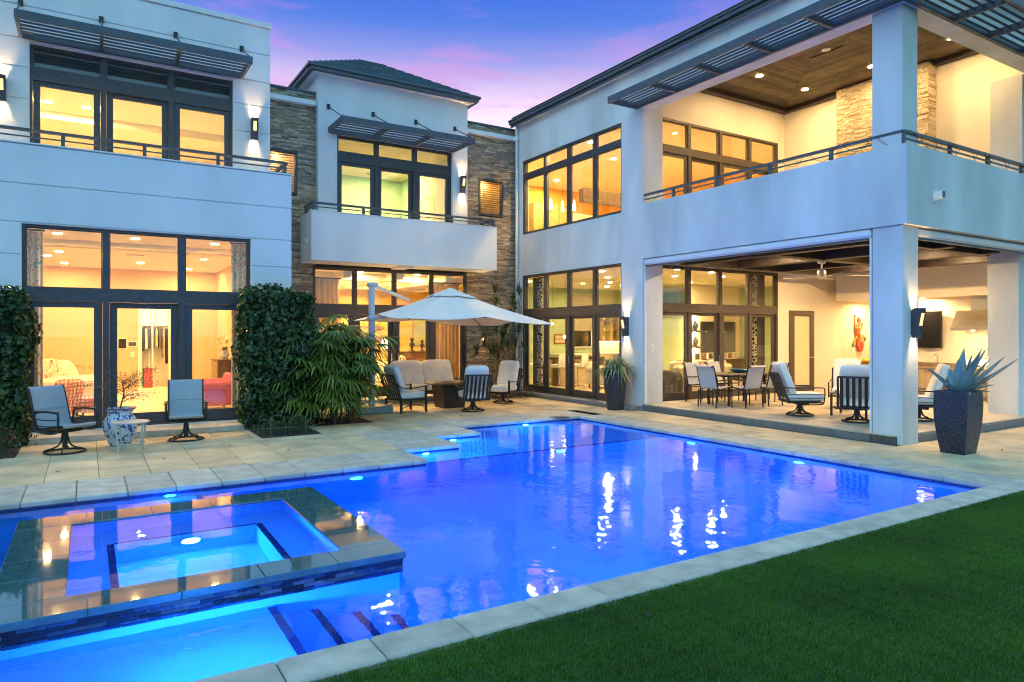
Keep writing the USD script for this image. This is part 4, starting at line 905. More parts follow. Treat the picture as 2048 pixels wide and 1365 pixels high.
# =================================================================== OUTDOOR FURNITURE
def bend(pts, n=6): return spline(pts, n)
SEATP = bend([(.30, .405), (.27, .435), (.05, .40), (-.16, .385), (-.25, .45), (-.33, .70), (-.40, .93), (-.45, .985), (-.49, .975)], 5)
def chair_side(b, x, r=.014): b.tube(np.column_stack([np.full(len(SEATP), x), -SEATP[:, 0], SEATP[:, 1]]), r, 8)
def neg(p): p = np.array(p, float); return np.column_stack([-p[:, 0], p[:, 1]])
def ring_base(t, R=.27, hub=.30):
    b = B(); an = np.linspace(0, 2 * PI, 33)[:-1]; b.tube(np.column_stack([R * np.cos(an), R * np.sin(an), np.full(32, .016)]), .015, 8, closed=True); part(t, 'base_ring', b, BLACKM, True)
    for k in range(4):
        a = PI / 4 + k * PI / 2; b = B(); q = bend([(R, .02), (R * .75, .055), (R * .35, .10), (.045, .20), (.03, hub)], 4); b.tube(np.column_stack([q[:, 0] * math.cos(a), q[:, 0] * math.sin(a), q[:, 1]]), .013, 7); part(t, 'base_foot', b, BLACKM, True)
    b = B(); b.tube([(0, 0, .05), (0, 0, hub + .02)], .035, 12); b.bx(-.16, .16, -.14, .14, hub + .015, hub + .045, bev=.008); part(t, 'swivel_post', b, BLACKM, 30)
def sling_swivel(label, p, rz):
    t = thing('swivel_chair', label, 'chair', p, rz, 'blue grey swivel patio chairs')
    ring_base(t)
    b = B(); b.sheet(neg(SEATP), -.255, .255, .02); part(t, 'sling', b, SLING, 30)
    b = B(); b.bx(-.257, .257, .30, .318, .655, .668); part(t, 'seam', b, SLING)
    for sx in (-1, 1):
        b = B(); chair_side(b, sx * .268, .016); part(t, 'side_rail', b, BLACKM, True)
        b = B(); x = sx * .305
        q = bend([(.27, .36), (.285, .50), (.275, .615), (.20, .635), (0, .645), (-.20, .62), (-.235, .55), (-.24, .40), (-.10, .335), (.10, .325), (.27, .36)], 4)
        b.tube(np.column_stack([np.full(len(q), x), -q[:, 0], q[:, 1]]), .017, 8)
        for yy in (.44, .53): b.tube([(x, -.28, yy), (x, 0, yy - .015), (x, .235, yy)], .009, 6)
        b.bx(x - .032, x + .032, -.28, .22, .632, .652, bev=.008); part(t, 'arm', b, BLACKM, 40)
    b = B(); b.tube([(-.30, .02, .335), (.30, .02, .335)], .014, 8); b.tube([(-.30, -.16, .34), (.30, -.16, .34)], .014, 8); part(t, 'cross_bar', b, BLACKM, True)
    return t
sling_swivel('blue grey sling swivel chair angled beside the left hedge', (-.28, 12.37, 0), .64)
sling_swivel('blue grey sling swivel chair facing the pool, right of the painted pot', (1.43, 12.74, 0), -.10)

# painted pot with a small bare tree
PORC = LOOK.get('x') or None
LOOK['porcelain'] = usdkit.material(stage, '/World/Looks/porcelain', {'tc': ('texture_coordinate', {}), 'g': ('geometry', {}), 'v': ('voronoi_texture', {'scale': 9.0, 'feature': 'distance_to_edge'}), 'n': ('noise_texture', {'scale': 14.0, 'detail': 5.0, 'distortion': 1.2}),
    'r': ('rgb_ramp', {'ramp': [(0, (.03, .06, .22)), (.44, (.05, .09, .30)), (.50, (.55, .60, .66)), (1, (.62, .66, .70))]}), 'p': ('principled_bsdf', {'roughness': .15})},
    [('g.position', 'n.vector'), ('n.fac', 'r.fac'), ('r.color', 'p.base_color')], surface='p.BSDF'); PORC = LOOK['porcelain']
BLUEG = mat('blue_glaze', (.03, .055, .16), .15, var=.3)
t = thing('porcelain_pot', 'blue and white painted porcelain jar holding a small tree', 'pot', (.46, 12.72, 0))
b = B(); b.lathe([(.001, 0), (.15, 0), (.16, .02), (.20, .12), (.245, .26), (.25, .36), (.215, .45), (.18, .475)], n=40); part(t, 'body', b, PORC, 40)
b = B(); b.lathe([(.18, .474), (.185, .50), (.175, .535), (.20, .565), (.225, .585), (.225, .60), (.19, .60), (.17, .57), (.165, .50), (.001, .50)], n=40); part(t, 'neck', b, PORC, 40)
b = B(); b.lathe([(.226, .582), (.232, .59), (.226, .602), (.19, .603)], n=40); part(t, 'rim', b, BLUEG, 40)
b = B(); b.disc((0, 0, .53), .168, (0, 0, 1), 24, .01); part(t, 'soil', b, SOIL)
BARK = mat('grey_bark', (.10, .085, .065), .9, var=.3, scale=20., bump=.6, bscale=60.)
LEAFD = leaf_mat('dark_small_leaves', (.008, .022, .008), (.025, .05, .018), .2)
t = thing('small_tree', 'small bare branched tree with sparse tiny leaves in the painted jar', 'tree', (.46, 12.72, .53))
tr = random.Random(11); fol = B()
b = B(); trunk = bend([(0, 0, 0), (.02, .01, .15), (.05, 0, .30), (.04, .02, .42), (.06, 0, .52)], 4); b.tube(trunk, np.linspace(.014, .007, len(trunk)), 7); b.tube(bend([(-.05, 0, 0), (-.06, .01, .14), (-.05, .02, .26)], 3), .005, 6); part(t, 'trunk', b, BARK, True)
def leaf(fb, p, d, L, w, up=(0, 0, 1)):
    d = np.array(d, float); d /= np.linalg.norm(d); s = np.cross(d, up); s /= np.linalg.norm(s) + 1e-9
    fb.add([p, p + d * L * .45 + s * w / 2, p + d * L, p + d * L * .45 - s * w / 2], [[0, 1, 2], [0, 2, 3]])
for k in range(26):
    z0 = tr.uniform(.14, .52); i = int(z0 / .52 * (len(trunk) - 1)); p = trunk[i]; a = tr.uniform(0, 2 * PI); L = tr.uniform(.30, .72) * (1.1 if math.cos(a) < 0 else 1)
    d = np.array([math.cos(a), math.sin(a) * .7, tr.uniform(.0, .45)]); q = bend([p, p + d * L * .4 + (0, 0, .03), p + d * L + (0, 0, -.03)], 4)
    b = B(); b.tube(q, np.linspace(.005, .0018, len(q)), 5); part(t, 'branch', b, BARK, True)
    for m_ in range(80):
        u = tr.uniform(.25, 1); c = q[min(len(q) - 1, int(u * len(q)))] + np.array([tr.gauss(0, .06), tr.gauss(0, .06), tr.gauss(0, .025)])
        leaf(fol, c, (tr.gauss(0, 1), tr.gauss(0, 1), tr.gauss(0, .4)), tr.uniform(.022, .042), .017)
part(t, 'crown', fol, LEAFD, kind='stuff')
t = thing('side_table', 'small round cream side table with curved legs before the painted jar', 'table', (.57, 11.93, 0))
IVORY = mat('ivory_paint', (.46, .43, .36), .4, var=.06)
b = B(); b.lathe([(.001, .44), (.255, .44), (.265, .45), (.255, .462), (.001, .462)], n=40); part(t, 'table_top', b, IVORY, 40)
for k in range(4):
    a = k * PI / 2 + .6; q = bend([(.235, .44), (.255, .38), (.225, .22), (.20, .10), (.225, 0)], 4); b = B(); b.tube(np.column_stack([q[:, 0] * math.cos(a), q[:, 0] * math.sin(a), q[:, 1]]), .014, 7); part(t, 'leg', b, IVORY, True)
b = B(); an = np.linspace(0, 2 * PI, 25)[:-1]; b.tube(np.column_stack([.19 * np.cos(an), .19 * np.sin(an), np.full(24, .13)]), .010, 6, closed=True); part(t, 'stretcher', b, IVORY, True)

# cushioned chairs with slatted backs
def slat_chair(t, W, base, backs=1, arms='sweep', nsl=6):
    h = W / 2
    if base == 'swivel': ring_base(t, .26, .22)
    else:
        for sx in (-1, 1):
            for y in (-.33, .33): b = B(); b.bx(sx * h - .022, sx * h + .022, y - .022, y + .022, 0, .60 if y < 0 else .30); part(t, 'leg', b, BLACKM)
            b = B(); q = bend([(-.32, .10), (0, .17), (.32, .10)], 5); b.tube(np.column_stack([np.full(len(q), sx * h), q]), .010, 6); part(t, 'stretcher', b, BLACKM, True)
    z0 = .27
    b = B(); b.bx(-h, h, -.36, .33, z0, z0 + .03, bev=.006); part(t, 'seat_frame', b, BLACKM)
    P0, P1 = np.array([.30, z0 + .02]), np.array([.52, .86])   # back plane: (y, z)
    for sx in (-1, 1): b = B(); b.bar((sx * (h - .03), *P0), (sx * (h - .03), *P1), .035, .03); part(t, 'back_post', b, BLACKM)
    b = B(); b.bar((-(h - .03), *P1), (h - .03, *P1), .03, .035); part(t, 'back_rail', b, BLACKM)
    n = nsl * backs
    for k in range(n): x = -(h - .09) + 2 * (h - .09) * k / (n - 1); b = B(); b.bar((x, *P0), (x, *P1), .055, .012, up=(0, -1, .3)); part(t, 'back_slat', b, BLACKM)
    for sx in (-1, 1):
        b = B(); x = sx * (h + .005)
        if arms == 'sweep':
            q = bend([(.47, .70), (.36, .60), (.15, .555), (-.12, .57), (-.36, .60)], 5); b.sheet(q, x - .028, x + .028, .018)
            if base == 'swivel': b.bar((x, -.345, .60), (x, -.345, .28), .03, .045)
        else:
            q = bend([(.44, .60), (.30, .575), (0, .575), (-.30, .58), (-.37, .55), (-.375, .44), (-.36, .30), (-.28, .25), (.1, .24)], 4); b.tube(np.column_stack([np.full(len(q), x), q]), .012, 7)
            b.tube([(x, .38, .44), (x, 0, .455), (x, -.37, .45)], .008, 6); b.tube([(x, .34, .36), (x, 0, .37), (x, -.365, .38)], .008, 6)
        part(t, 'arm', b, BLACKM, 40)
    for k in range(backs):
        w = (W - .10) / backs; cx = -W / 2 + .05 + w * (k + .5)
        b = B(); b.sq((cx, -.04, z0 + .115), (w / 2 - .004, .37, .09), (.45, .22), 16); part(t, 'seat_cushion', b, FABRIC, True)
        al = math.atan2(P1[0] - P0[0], P1[1] - P0[1]); b = B(); b.sq((cx, .30, z0 + .47), (w / 2 - .004, .085, .35), (.28, .5), 18, rot((1, 0, 0), -al)); bc = part(t, 'back_cushion', b, FABRIC, True)
        for dx in (-.16, .16):
            b = B(); b.sq((cx + dx * w / .6, .205, z0 + .50), (.016, .012, .016), 1, 6); part(bc, 'button', b, FABRIC, True)
def chair_at(label, p, rz, base, W=.66, arms='sweep', group=None):
    t = thing('lounge_chair', label, 'armchair', p, rz, group); slat_chair(t, W, base, 1, arms); return t
g1 = 'cushioned chairs around the fire table'
chair_at('cushioned black slat chair on four legs, left of the fire table', (6.28, 14.72, 0), 1.72, 'legs', group=g1)
chair_at('cushioned black swivel chair turning its slatted back to the pool at the fire table', (7.62, 13.95, 0), PI - .25, 'swivel', group=g1)
chair_at('cushioned swivel chair right of the fire table, turned towards it beside the dragon plants', (9.20, 15.20, 0), -1.0, 'swivel', group=g1)
t = thing('outdoor_sofa', 'two seat cushioned sofa behind the fire table before the glass doors', 'sofa', (7.75, 16.7, .0), .04); slat_chair(t, 1.9, 'legs', 2)
TOPM = mat('fire_table_top', (.10, .065, .045), .4, var=.25, scale=9.); CHAR = mat('charcoal_panel', (.022, .022, .026), .5, var=.2)
t = thing('fire_table', 'round topped fire pit table with a dark tapered box base', 'fire pit', (7.55, 15.02, 0))
b = B(); b.lathe([(.20, .575), (.56, .575), (.585, .595), (.56, .615), (.22, .615)], n=48); part(t, 'table_top', b, TOPM, 40)
b = B(); v0 = []
for (h, w, d) in ((0, .27, .27), (.575, .33, .33)): v0 += [(-w, -d, h), (w, -d, h), (w, d, h), (-w, d, h)]
b.add(v0, [[0, 1, 5, 4], [1, 2, 6, 5], [2, 3, 7, 6], [3, 0, 4, 7], [0, 3, 2, 1]]); part(t, 'base', b, CHAR)
b = B(); b.lathe([(.001, .585), (.19, .59), (.22, .618), (.23, .60)], n=32); part(t, 'burner_bowl', b, BLACKM, 40)
b = B(); [b.sq((rng.gauss(0, .08), rng.gauss(0, .08), .605), (.022, .02, .016), .8, 5) for _ in range(40)]; part(t, 'fire_glass', b, mat('fire_glass', (.3, .3, .3), .15), True, kind='stuff')

# cantilever umbrella
t = thing('umbrella', 'large square off white cantilever umbrella over the fire table seating', 'umbrella', (5.52, 14.95, 0))
C0 = np.array([7.47, 14.82]); ub = np.array([math.sin(.4667), math.cos(.4667)]); ur = np.array([ub[1], -ub[0]])
def UP(lat, dep, z): p = C0 + ur * lat + ub * dep; return np.array([p[0], p[1], z])
E_, W_, N_, S_ = UP(2.42, -.862, 2.02), UP(-2.42, .862, 2.13), UP(-.862, -2.42, 2.12), UP(.862, 2.42, 2.02)
mid = lambda a, c, dz: (a + c) / 2 + np.array([0, 0, dz]) 
rimp = [N_, mid(N_, E_, .10), E_, mid(E_, S_, .10), S_, mid(S_, W_, .10), W_, mid(W_, N_, .13)]
apex = UP(0, 0, 2.88)
def canopy(s0, s1, lift=0.0, drop=0.0):
    b = B(); n = 10; V, F = [], []
    for k in range(8):
        A_, B_ = rimp[k], rimp[(k + 1) % 8]; o = len(V)
        for i in range(n + 1):
            s = s0 + (s1 - s0) * i / n
            for j in range(7):
                u = j / 6; e = A_ * (1 - u) + B_ * u; p = apex * (1 - s) + e * s; sag = -.05 * math.sin(PI * u) * s + (-.05 * math.sin(PI * s)); p = p + np.array([0, 0, sag + lift]); V.append(p)
        for i in range(n):
            for j in range(6): F.append([o + i * 7 + j, o + (i + 1) * 7 + j, o + (i + 1) * 7 + j + 1, o + i * 7 + j + 1])
    V = np.array(V); m = len(V); b.add(V, F); b.add(V - (0, 0, .004), [f[::-1] for f in F]); return b
part(t, 'canopy', canopy(.2, 1.0), CANVAS, 25, world=True); part(t, 'vent_cap', canopy(.0, .26, .035), CANVAS, 25, world=True)
for k in range(8):
    b = B(); A_ = rimp[k]; pts = [apex * (1 - s) + A_ * s + np.array([0, 0, -.05 * math.sin(PI * s) - .03]) for s in np.linspace(.03, .985, 8)]; b.tube(pts, .012, 6); part(t, 'rib', b, GREYM, True, world=True)
POLE = mat('silver_pole', (.55, .56, .60), .35, .3, var=.04)
b = B(); b.bx(5.46, 5.585, 14.87, 14.99, .16, 2.92, bev=.02); part(t, 'pole', b, POLE, world=True)
b = B(); b.bx(5.43, 5.66, 14.84, 15.02, 2.86, 2.97, bev=.03); part(t, 'pole_cap', b, POLE, world=True)
b = B(); b.bx(5.43, 5.66, 14.84, 15.02, 2.10, 2.20, bev=.02); part(t, 'slide_collar', b, POLE, world=True)
b = B(); b.bar((5.55, 14.93, 2.90), tuple(apex * .55 + W_ * .45 + np.array([.05, -.02, .09])), .06, .07); part(t, 'arm', b, POLE, world=True)
b = B(); b.bar((5.55, 14.93, 2.13), tuple(UP(0, 0, 2.55)), .05, .06); part(t, 'arm', b, POLE, world=True)
b = B(); b.bx(5.05, 5.90, 14.55, 15.35, 0, .16, bev=.02); part(t, 'base', b, mat('umbrella_base', (.22, .26, .26), .6), world=True)

# =================================================================== COVERED PATIO
TABW = mat('table_slat', (.16, .11, .075), .5, var=.2, scale=8.)
t = thing('dining_table', 'oval slatted outdoor dining table with black legs', 'table', (13.0, 10.85, .15))
for k in range(11):
    y0 = -.5 + k / 11; yc = y0 + .045; hw = .98 * math.sqrt(max(.05, 1 - (yc / .52) ** 2)) ; b = B(); b.bx(-hw, hw, y0 + .003, y0 + .088, .70, .725, bev=.004); part(t, 'top_slat', b, TABW)
for sx in (-1, 1):
    for sy in (-1, 1): b = B(); b.bx(sx * .62 - .025, sx * .62 + .025, sy * .30 - .025, sy * .30 + .025, 0, .70); part(t, 'leg', b, BLACKM)
b = B(); b.bx(-.66, .66, -.33, .33, .66, .699); part(t, 'apron', b, BLACKM)
t = thing('bowl', 'shallow turquoise bowl on the oval dining table', 'bowl', (13.15, 10.9, .876)); b = B(); b.lathe([(.001, 0), (.12, 0), (.22, .05), (.25, .075), (.235, .075), (.12, .015), (.001, .012)], n=32); part(t, 'body', b, mat('turquoise_glaze', (.02, .16, .20), .15), 40)
b = B(); [b.sq((.08 * math.cos(k * 2.1), .08 * math.sin(k * 2.1), .06), (.045, .045, .045), 1, 8) for k in range(4)]; part(t, 'fruit', b, mat('blue_fruit', (.04, .10, .20), .4), True)
DP = bend([(.25, .43), (.20, .45), (0, .43), (-.18, .42), (-.23, .48), (-.28, .68), (-.34, .90), (-.39, .93), (-.42, .92)], 4)
_dc = []
def dining(label, p, a, m=None):
    p = (p[0], p[1], .15)
    if _dc: return copy(_dc[0], p, a, label, 'chair', 'sling dining chairs on the covered patio')
    t = thing('dining_chair', label, 'chair', p, a, 'sling dining chairs on the covered patio'); _dc.append(t)
    b = B(); b.sheet(neg(DP), -.235, .235, .016); part(t, 'sling', b, SLING2, 30)
    for sx in (-1, 1):
        b = B(); b.tube(np.column_stack([np.full(len(DP), sx * .25), -DP[:, 0], DP[:, 1]]), .015, 7); part(t, 'side_rail', b, BLACKM, True)
        b = B(); q = bend([(-.26, .40), (-.27, .20), (-.285, 0)], 3); b.tube(np.column_stack([np.full(len(q), sx * .26), -q[:, 0], q[:, 1]]), .016, 7); part(t, 'leg', b, BLACKM, True)
        b = B(); q = bend([(.22, 0), (.215, .30), (.20, .58), (.10, .625), (-.08, .615), (-.26, .60)], 4); b.tube(np.column_stack([np.full(len(q), sx * .275), -q[:, 0], q[:, 1]]), .015, 7); part(t, 'arm', b, BLACKM, True)
    b = B(); b.tube([(-.26, -.21, .36), (.26, -.21, .36)], .012, 6); b.tube([(-.26, .24, .36), (.26, .24, .36)], .012, 6); part(t, 'cross_bar', b, BLACKM, True)
    return t
dining('sling dining chair at the left end of the oval table, back to the pool', (12.02, 10.62), PI / 2)
dining('sling dining chair on the near side of the oval table, left of two', (12.58, 10.28), PI - .08)
dining('sling dining chair on the near side of the oval table, right of two', (13.30, 10.30), PI + .05)
dining('sling dining chair on the far side of the oval table, left of two', (12.55, 11.50), -.05)
dining('sling dining chair on the far side of the oval table, right of two', (13.35, 11.52), .08)
dining('sling dining chair at the right end of the oval table, near the frosted door', (14.30, 10.90), -PI / 2)
g2 = 'cushioned swivel chairs around the patio coffee table'
chair_at('cushioned swivel chair seen from the side, left of the patio coffee table', (12.22, 8.63, .15), .93, 'swivel', .64, 'loop', g2)
chair_at('cushioned swivel chair showing its black slatted back beside the corner column', (12.22, 7.42, .15), 2.11, 'swivel', .68, 'loop', g2)
chair_at('cushioned swivel chair half hidden behind the right side of the corner column', (13.48, 6.95, .15), -2.5, 'swivel', .64, 'loop', g2)
chair_at('white cushioned chair facing the pool behind the flowers on the patio', (14.25, 8.9, .15), -1.05, 'swivel', .66, 'loop', g2)
t = thing('coffee_table', 'low square patio coffee table with black legs', 'table', (13.12, 8.05, .15), .3)
for k in range(6): b = B(); b.bx(-.36, .36, -.36 + k * .12 + .003, -.36 + (k + 1) * .12 - .003, .44, .465, bev=.004); part(t, 'top_slat', b, TABW)
for sx in (-1, 1):
    for sy in (-1, 1): b = B(); b.bx(sx * .32 - .02, sx * .32 + .02, sy * .32 - .02, sy * .32 + .02, 0, .44); part(t, 'leg', b, BLACKM)
t = thing('flower_vase', 'glass vase of pink and lilac hydrangeas on the patio coffee table', 'flowers', (13.12, 8.05, .616))
b = B(); b.lathe([(.001, 0), (.07, 0), (.09, .08), (.085, .17), (.08, .17), (.082, .08), (.001, .01)], n=24); part(t, 'vase', b, mat('grey_glass', (.25, .27, .27), .1), 40)
FL = [mat(f'hydrangea_{k}', c, .8, var=.3, scale=60.) for k, c in enumerate(((.42, .16, .26), (.32, .16, .34), (.45, .22, .30), (.34, .36, .18)))]
for k in range(9):
    a = k * 2.4; r = .16 if k else 0; cp = np.array([r * math.cos(a), r * math.sin(a), .27 + .05 * math.sin(k * 1.7)]); b = B()
    for i in range(60):
        n_ = np.array([rng.gauss(0, 1) for _ in range(3)]); n_ /= np.linalg.norm(n_); leaf(b, cp + n_ * .07, np.cross(n_, (rng.gauss(0, 1), rng.gauss(0, 1), .3)), .035, .03, n_)
    part(t, 'bloom', b, FL[k % 4])
# ceiling fan
t = thing('ceiling_fan', 'steel ceiling fan with thin flat blades hanging under the dark patio beams', 'ceiling fan', (13.8, 9.2, 3.415))
b = B(); b.lathe([(.001, 0), (.085, 0), (.08, -.06), (.03, -.075), (.016, -.08), (.016, -.20), (.03, -.21)], n=24); part(t, 'canopy_rod', b, STEEL, 40)
b = B(); b.lathe([(.03, -.20), (.085, -.22), (.10, -.25), (.10, -.30), (.08, -.315), (.095, -.33), (.095, -.37), (.06, -.395), (.001, -.40)], n=28); part(t, 'motor', b, STEEL, 40)
for k in range(5):
    a = k * 2 * PI / 5 + .35; M = rot((0, 0, 1), a) @ rot((1, 0, 0), .16); b = B(); v = np.array([[.09, -.03, 0], [.25, -.06, 0], [.92, -.065, 0], [.95, 0, 0], [.92, .065, 0], [.25, .06, 0], [.09, .03, 0]]); v = np.vstack([v, v - (0, 0, .01)]); v = v @ M[:3, :3].T + (0, 0, -.355)
    b.add(v, [[0, 1, 5, 6], [1, 2, 4, 5], [13, 12, 8, 7], [12, 11, 9, 8], [0, 7, 8, 1], [1, 8, 9, 2], [2, 9, 10, 3], [3, 10, 11, 4], [4, 11, 12, 5], [5, 12, 13, 6], [6, 13, 7, 0]]); b.add(v[[2, 3, 4, 9, 10, 11]], [[0, 1, 2], [5, 4, 3]]); part(t, 'blade', b, mat('fan_blade', (.42, .36, .30), .5))
# red lizard on the wall
LZ = mat('red_lacquer', (.55, .045, .02), .3, var=.3, scale=9., col2=(.62, .08, .02)); LZL = mat('yellow_lacquer', (.34, .22, .02), .35, var=.4, scale=14.); LZD = mat('dark_green_lacquer', (.10, .11, .02), .4, var=.4)
t = thing('lizard_sculpture', 'red and orange lizard wall sculpture with a curled tail and yellow legs', 'wall sculpture', (20.1, 12.13, 1.25))
b = B(); sp = bend([(-.02, 1.06), (.0, .98), (.01, .90), (-.07, .80), (-.12, .66), (-.08, .52), (-.03, .42), (-.07, .30), (-.06, .15), (.02, .06), (.12, .08), (.17, .18), (.13, .27), (.07, .25), (.07, .18), (.11, .17)], 5)
rr_ = np.interp(np.linspace(0, 1, len(sp)), [0, .04, .10, .16, .25, .35, .45, .58, .75, 1], [.02, .065, .07, .05, .095, .11, .075, .075, .05, .012]); b.tube(np.column_stack([sp[:, 0], np.zeros(len(sp)), sp[:, 1]]), rr_, 12); v, f = b.get(); v[:, 1] *= .5; part(t, 'body', (v, f), LZ, True)
for pts in ([(-.10, .78), (-.22, .74), (-.24, .88), (-.23, 1.02)], [(-.02, .68), (.08, .66), (.13, .74), (.14, .78)], [(-.06, .44), (.06, .42), (.18, .48), (.26, .42)], [(-.08, .40), (-.18, .42), (-.26, .32), (-.30, .24)]):
    b = B(); q = bend(pts, 4); b.tube(np.column_stack([q[:, 0], np.zeros(len(q)), q[:, 1]]), np.linspace(.035, .022, len(q)), 8); lg = part(t, 'leg', b, LZL, True)
    d = q[-1] - q[-3]; a0 = math.atan2(d[1], d[0])
    for k in range(4): b = B(); a = a0 + (k - 1.5) * .5; e = q[-1] + .10 * np.array([math.cos(a), math.sin(a)]); b.tube([(q[-1][0], 0, q[-1][1]), ((q[-1][0] + e[0]) / 2, -.01, (q[-1][1] + e[1]) / 2), (e[0], 0, e[1])], [.014, .011, .016], 6); part(lg, 'toe', b, LZD, True)
# outdoor kitchen
CX = 18.45
t = thing('outdoor_kitchen', 'limed oak outdoor kitchen counter with panelled doors along the back patio wall', 'kitchen counter', (CX + .33, 8.6, .15))
b = B(); b.bx(CX + .02, KX, 6.45, 10.8, .25, .885); b.bx(CX + .08, KX, 6.45, 10.8, .15, .25); part(t, 'carcass', b, OAK, world=True)
b = B(); b.bx(CX - .02, KX, 6.42, 10.83, .885, .925, bev=.006); part(t, 'counter_top', b, mat('granite_counter', (.24, .17, .11), .2, var=.4, scale=60.), world=True)
b = B(); b.bx(KX - .02, KX - .001, 6.42, 10.83, .926, 1.03); part(t, 'splash_back', b, mat('granite_counter', (.24, .17, .11), .2), world=True)
def panel_door(y0, y1, z0, z1, nm='door'):
    b = B(); w = .055; x = CX
    b.bx(x, x + .019, y0, y1, z0, z0 + w); b.bx(x, x + .019, y0, y1, z1 - w, z1); b.bx(x, x + .019, y0, y0 + w, z0 + w, z1 - w); b.bx(x, x + .019, y1 - w, y1, z0 + w, z1 - w); d = part(t, nm, b, OAK, world=True)
    b = B(); b.bx(x + .010, x + .019, y0 + w, y1 - w, z0 + w, z1 - w); part(d, 'panel', b, OAK, world=True)
    b = B(); zc = z1 - .028 if nm == 'door' else (z0 + z1) / 2; b.tube([(x, (y0 + y1) / 2 - .08, zc), (x - .025, (y0 + y1) / 2 - .07, zc), (x - .025, (y0 + y1) / 2 + .07, zc), (x, (y0 + y1) / 2 + .08, zc)], .007, 6); part(d, 'handle', b, CHROME, world=True)
for (a, c) in ((10.22, 10.78), (9.62, 10.20), (9.02, 9.60)): panel_door(a, c, .27, .87)
for zz in ((.27, .46), (.47, .66), (.67, .87)): panel_door(8.62, 9.0, *zz, nm='drawer'); panel_door(6.50, 7.22, *zz, nm='drawer')
panel_door(7.95, 8.60, .27, .60); panel_door(7.25, 7.93, .27, .60)
t = thing('gas_grill', 'built in stainless steel gas grill under the range hood', 'grill', (CX + .3, 7.95, .63))
b = B(); b.bx(CX - .10, CX + .02, 7.30, 8.58, .63, .90, bev=.02); part(t, 'control_panel', b, STEEL, world=True)
b = B(); q = [(CX - .02, .93), (CX + .02, 1.05), (CX + .16, 1.16), (CX + .34, 1.19), (CX + .52, 1.15), (CX + .55, .93)]; b.poly(q, 'y', 7.30, 8.58); part(t, 'hood_lid', b, STEEL, world=True)
b = B(); b.tube([(CX - .06, 7.40, 1.0), (CX - .06, 8.48, 1.0)], .016, 8); part(t, 'lid_handle', b, CHROME, True, world=True)
for k in range(5): b = B(); b.tube([(CX - .10, 7.48 + k * .23, .78), (CX - .135, 7.48 + k * .23, .78)], .028, 12); part(t, 'knob', b, CHROME, 30, world=True)
HOODM = mat('hood_steel', (.62, .56, .45), .34, .9, var=.1, scale=10., stretch=(1, 1, 25))
t = thing('range_hood', 'large stainless range hood above the grill with a square flue', 'range hood', (18.85, 7.95, 1.9))
b = B(); b.poly([(CX + .02, 1.88), (KX - .001, 1.88), (KX - .001, 2.38), (CX + .30, 2.38), (CX + .02, 1.98)], 'y', 7.20, 8.75); part(t, 'canopy', b, HOODM, world=True)
b = B(); b.bx(CX + .30, KX - .001, 7.55, 8.42, 2.381, 2.738); part(t, 'flue', b, HOODM, world=True)
b = B(); b.bx(CX + .0, CX + .03, 7.19, 8.76, 1.87, 1.95, bev=.008); part(t, 'rim', b, HOODM, world=True)
for y in (7.6, 8.35): b = B(); b.disc((CX + .25, y, 1.872), .04, h=.006); part(t, 'lamp', b, emit('hood_lamp', SOFT, L_DOWN * .22), world=True)
t = thing('wall_screen', 'large dark television on the patio kitchen wall left of the hood', 'television', (KX, 10.0, 1.42))
b = B(); b.bx(KX - .14, KX - .08, 9.22, 10.75, 1.42, 2.40, bev=.01); part(t, 'frame', b, BLACKM, world=True); b = B(); b.bx(KX - .144, KX - .141, 9.25, 10.72, 1.45, 2.37); part(t, 'display', b, mat('screen_black', (.012, .011, .012), .12, var=.1), world=True); b = B(); b.bx(KX - .08, KX - .002, 9.7, 10.2, 1.7, 2.1); part(t, 'mount', b, BLACKM, world=True)
for (y, lab) in ((9.30, 'curved chrome faucet on the patio counter right of the screen'), (9.95, 'curved chrome faucet on the patio counter under the screen')):
    t = thing('faucet', lab, 'faucet', (18.95, y, .925)); b = B(); q = bend([(0, 0, 0), (0, 0, .22), (-.04, 0, .31), (-.13, 0, .32), (-.17, 0, .25)], 5); b.tube(q, .013, 8); part(t, 'spout', b, CHROME, True); b = B(); b.tube([(0, .03, .05), (-.02, .12, .09)], .009, 6); part(t, 'lever', b, CHROME, True); b = B(); b.lathe([(.03, 0), (.03, .03), (.014, .045)], n=16); part(t, 'base', b, CHROME, 40)
t = thing('serving_cart', 'limed oak serving cart with a slanted frame below the lizard', 'cart', (18.0, 10.72, .15), .3)
b = B(); b.bx(-.40, .40, -.22, .22, .78, .82, bev=.005); part(t, 'top', b, OAK)
for sx in (-1, 1):
    for sy in (-1, 1): b = B(); b.bar((sx * .38, sy * .2, 0), (sx * .34, sy * .18, .78), .05, .05); part(t, 'leg', b, OAK)
b = B(); b.bx(-.33, .33, -.17, .17, .18, .74); part(t, 'box', b, mat('cream_panel', (.6, .5, .36), .6))
t = thing('bread_tray', 'wooden tray with a yellow melon on the serving cart', 'tray', (18.0, 10.72, .971), .3); b = B(); b.bx(-.25, .33, -.15, .15, 0, .03, bev=.006); part(t, 'tray', b, WALNUT); b = B(); b.sq((.13, 0, .09), (.14, .11, .075), .9, 12); part(t, 'melon', b, mat('yellow_rind', (.62, .36, .04), .5), True)
t = thing('switch_plate', 'small cream switch plate on the patio reveal wall', 'switch', (11.36, YA, 1.45)); b = B(); b.bx(-.04, .04, -.008, 0, -.10, .10, bev=.003); part(t, 'plate', b, WHITE); b = B(); b.bx(-.012, .012, -.014, -.008, -.03, .03); part(t, 'rocker', b, CREAM)

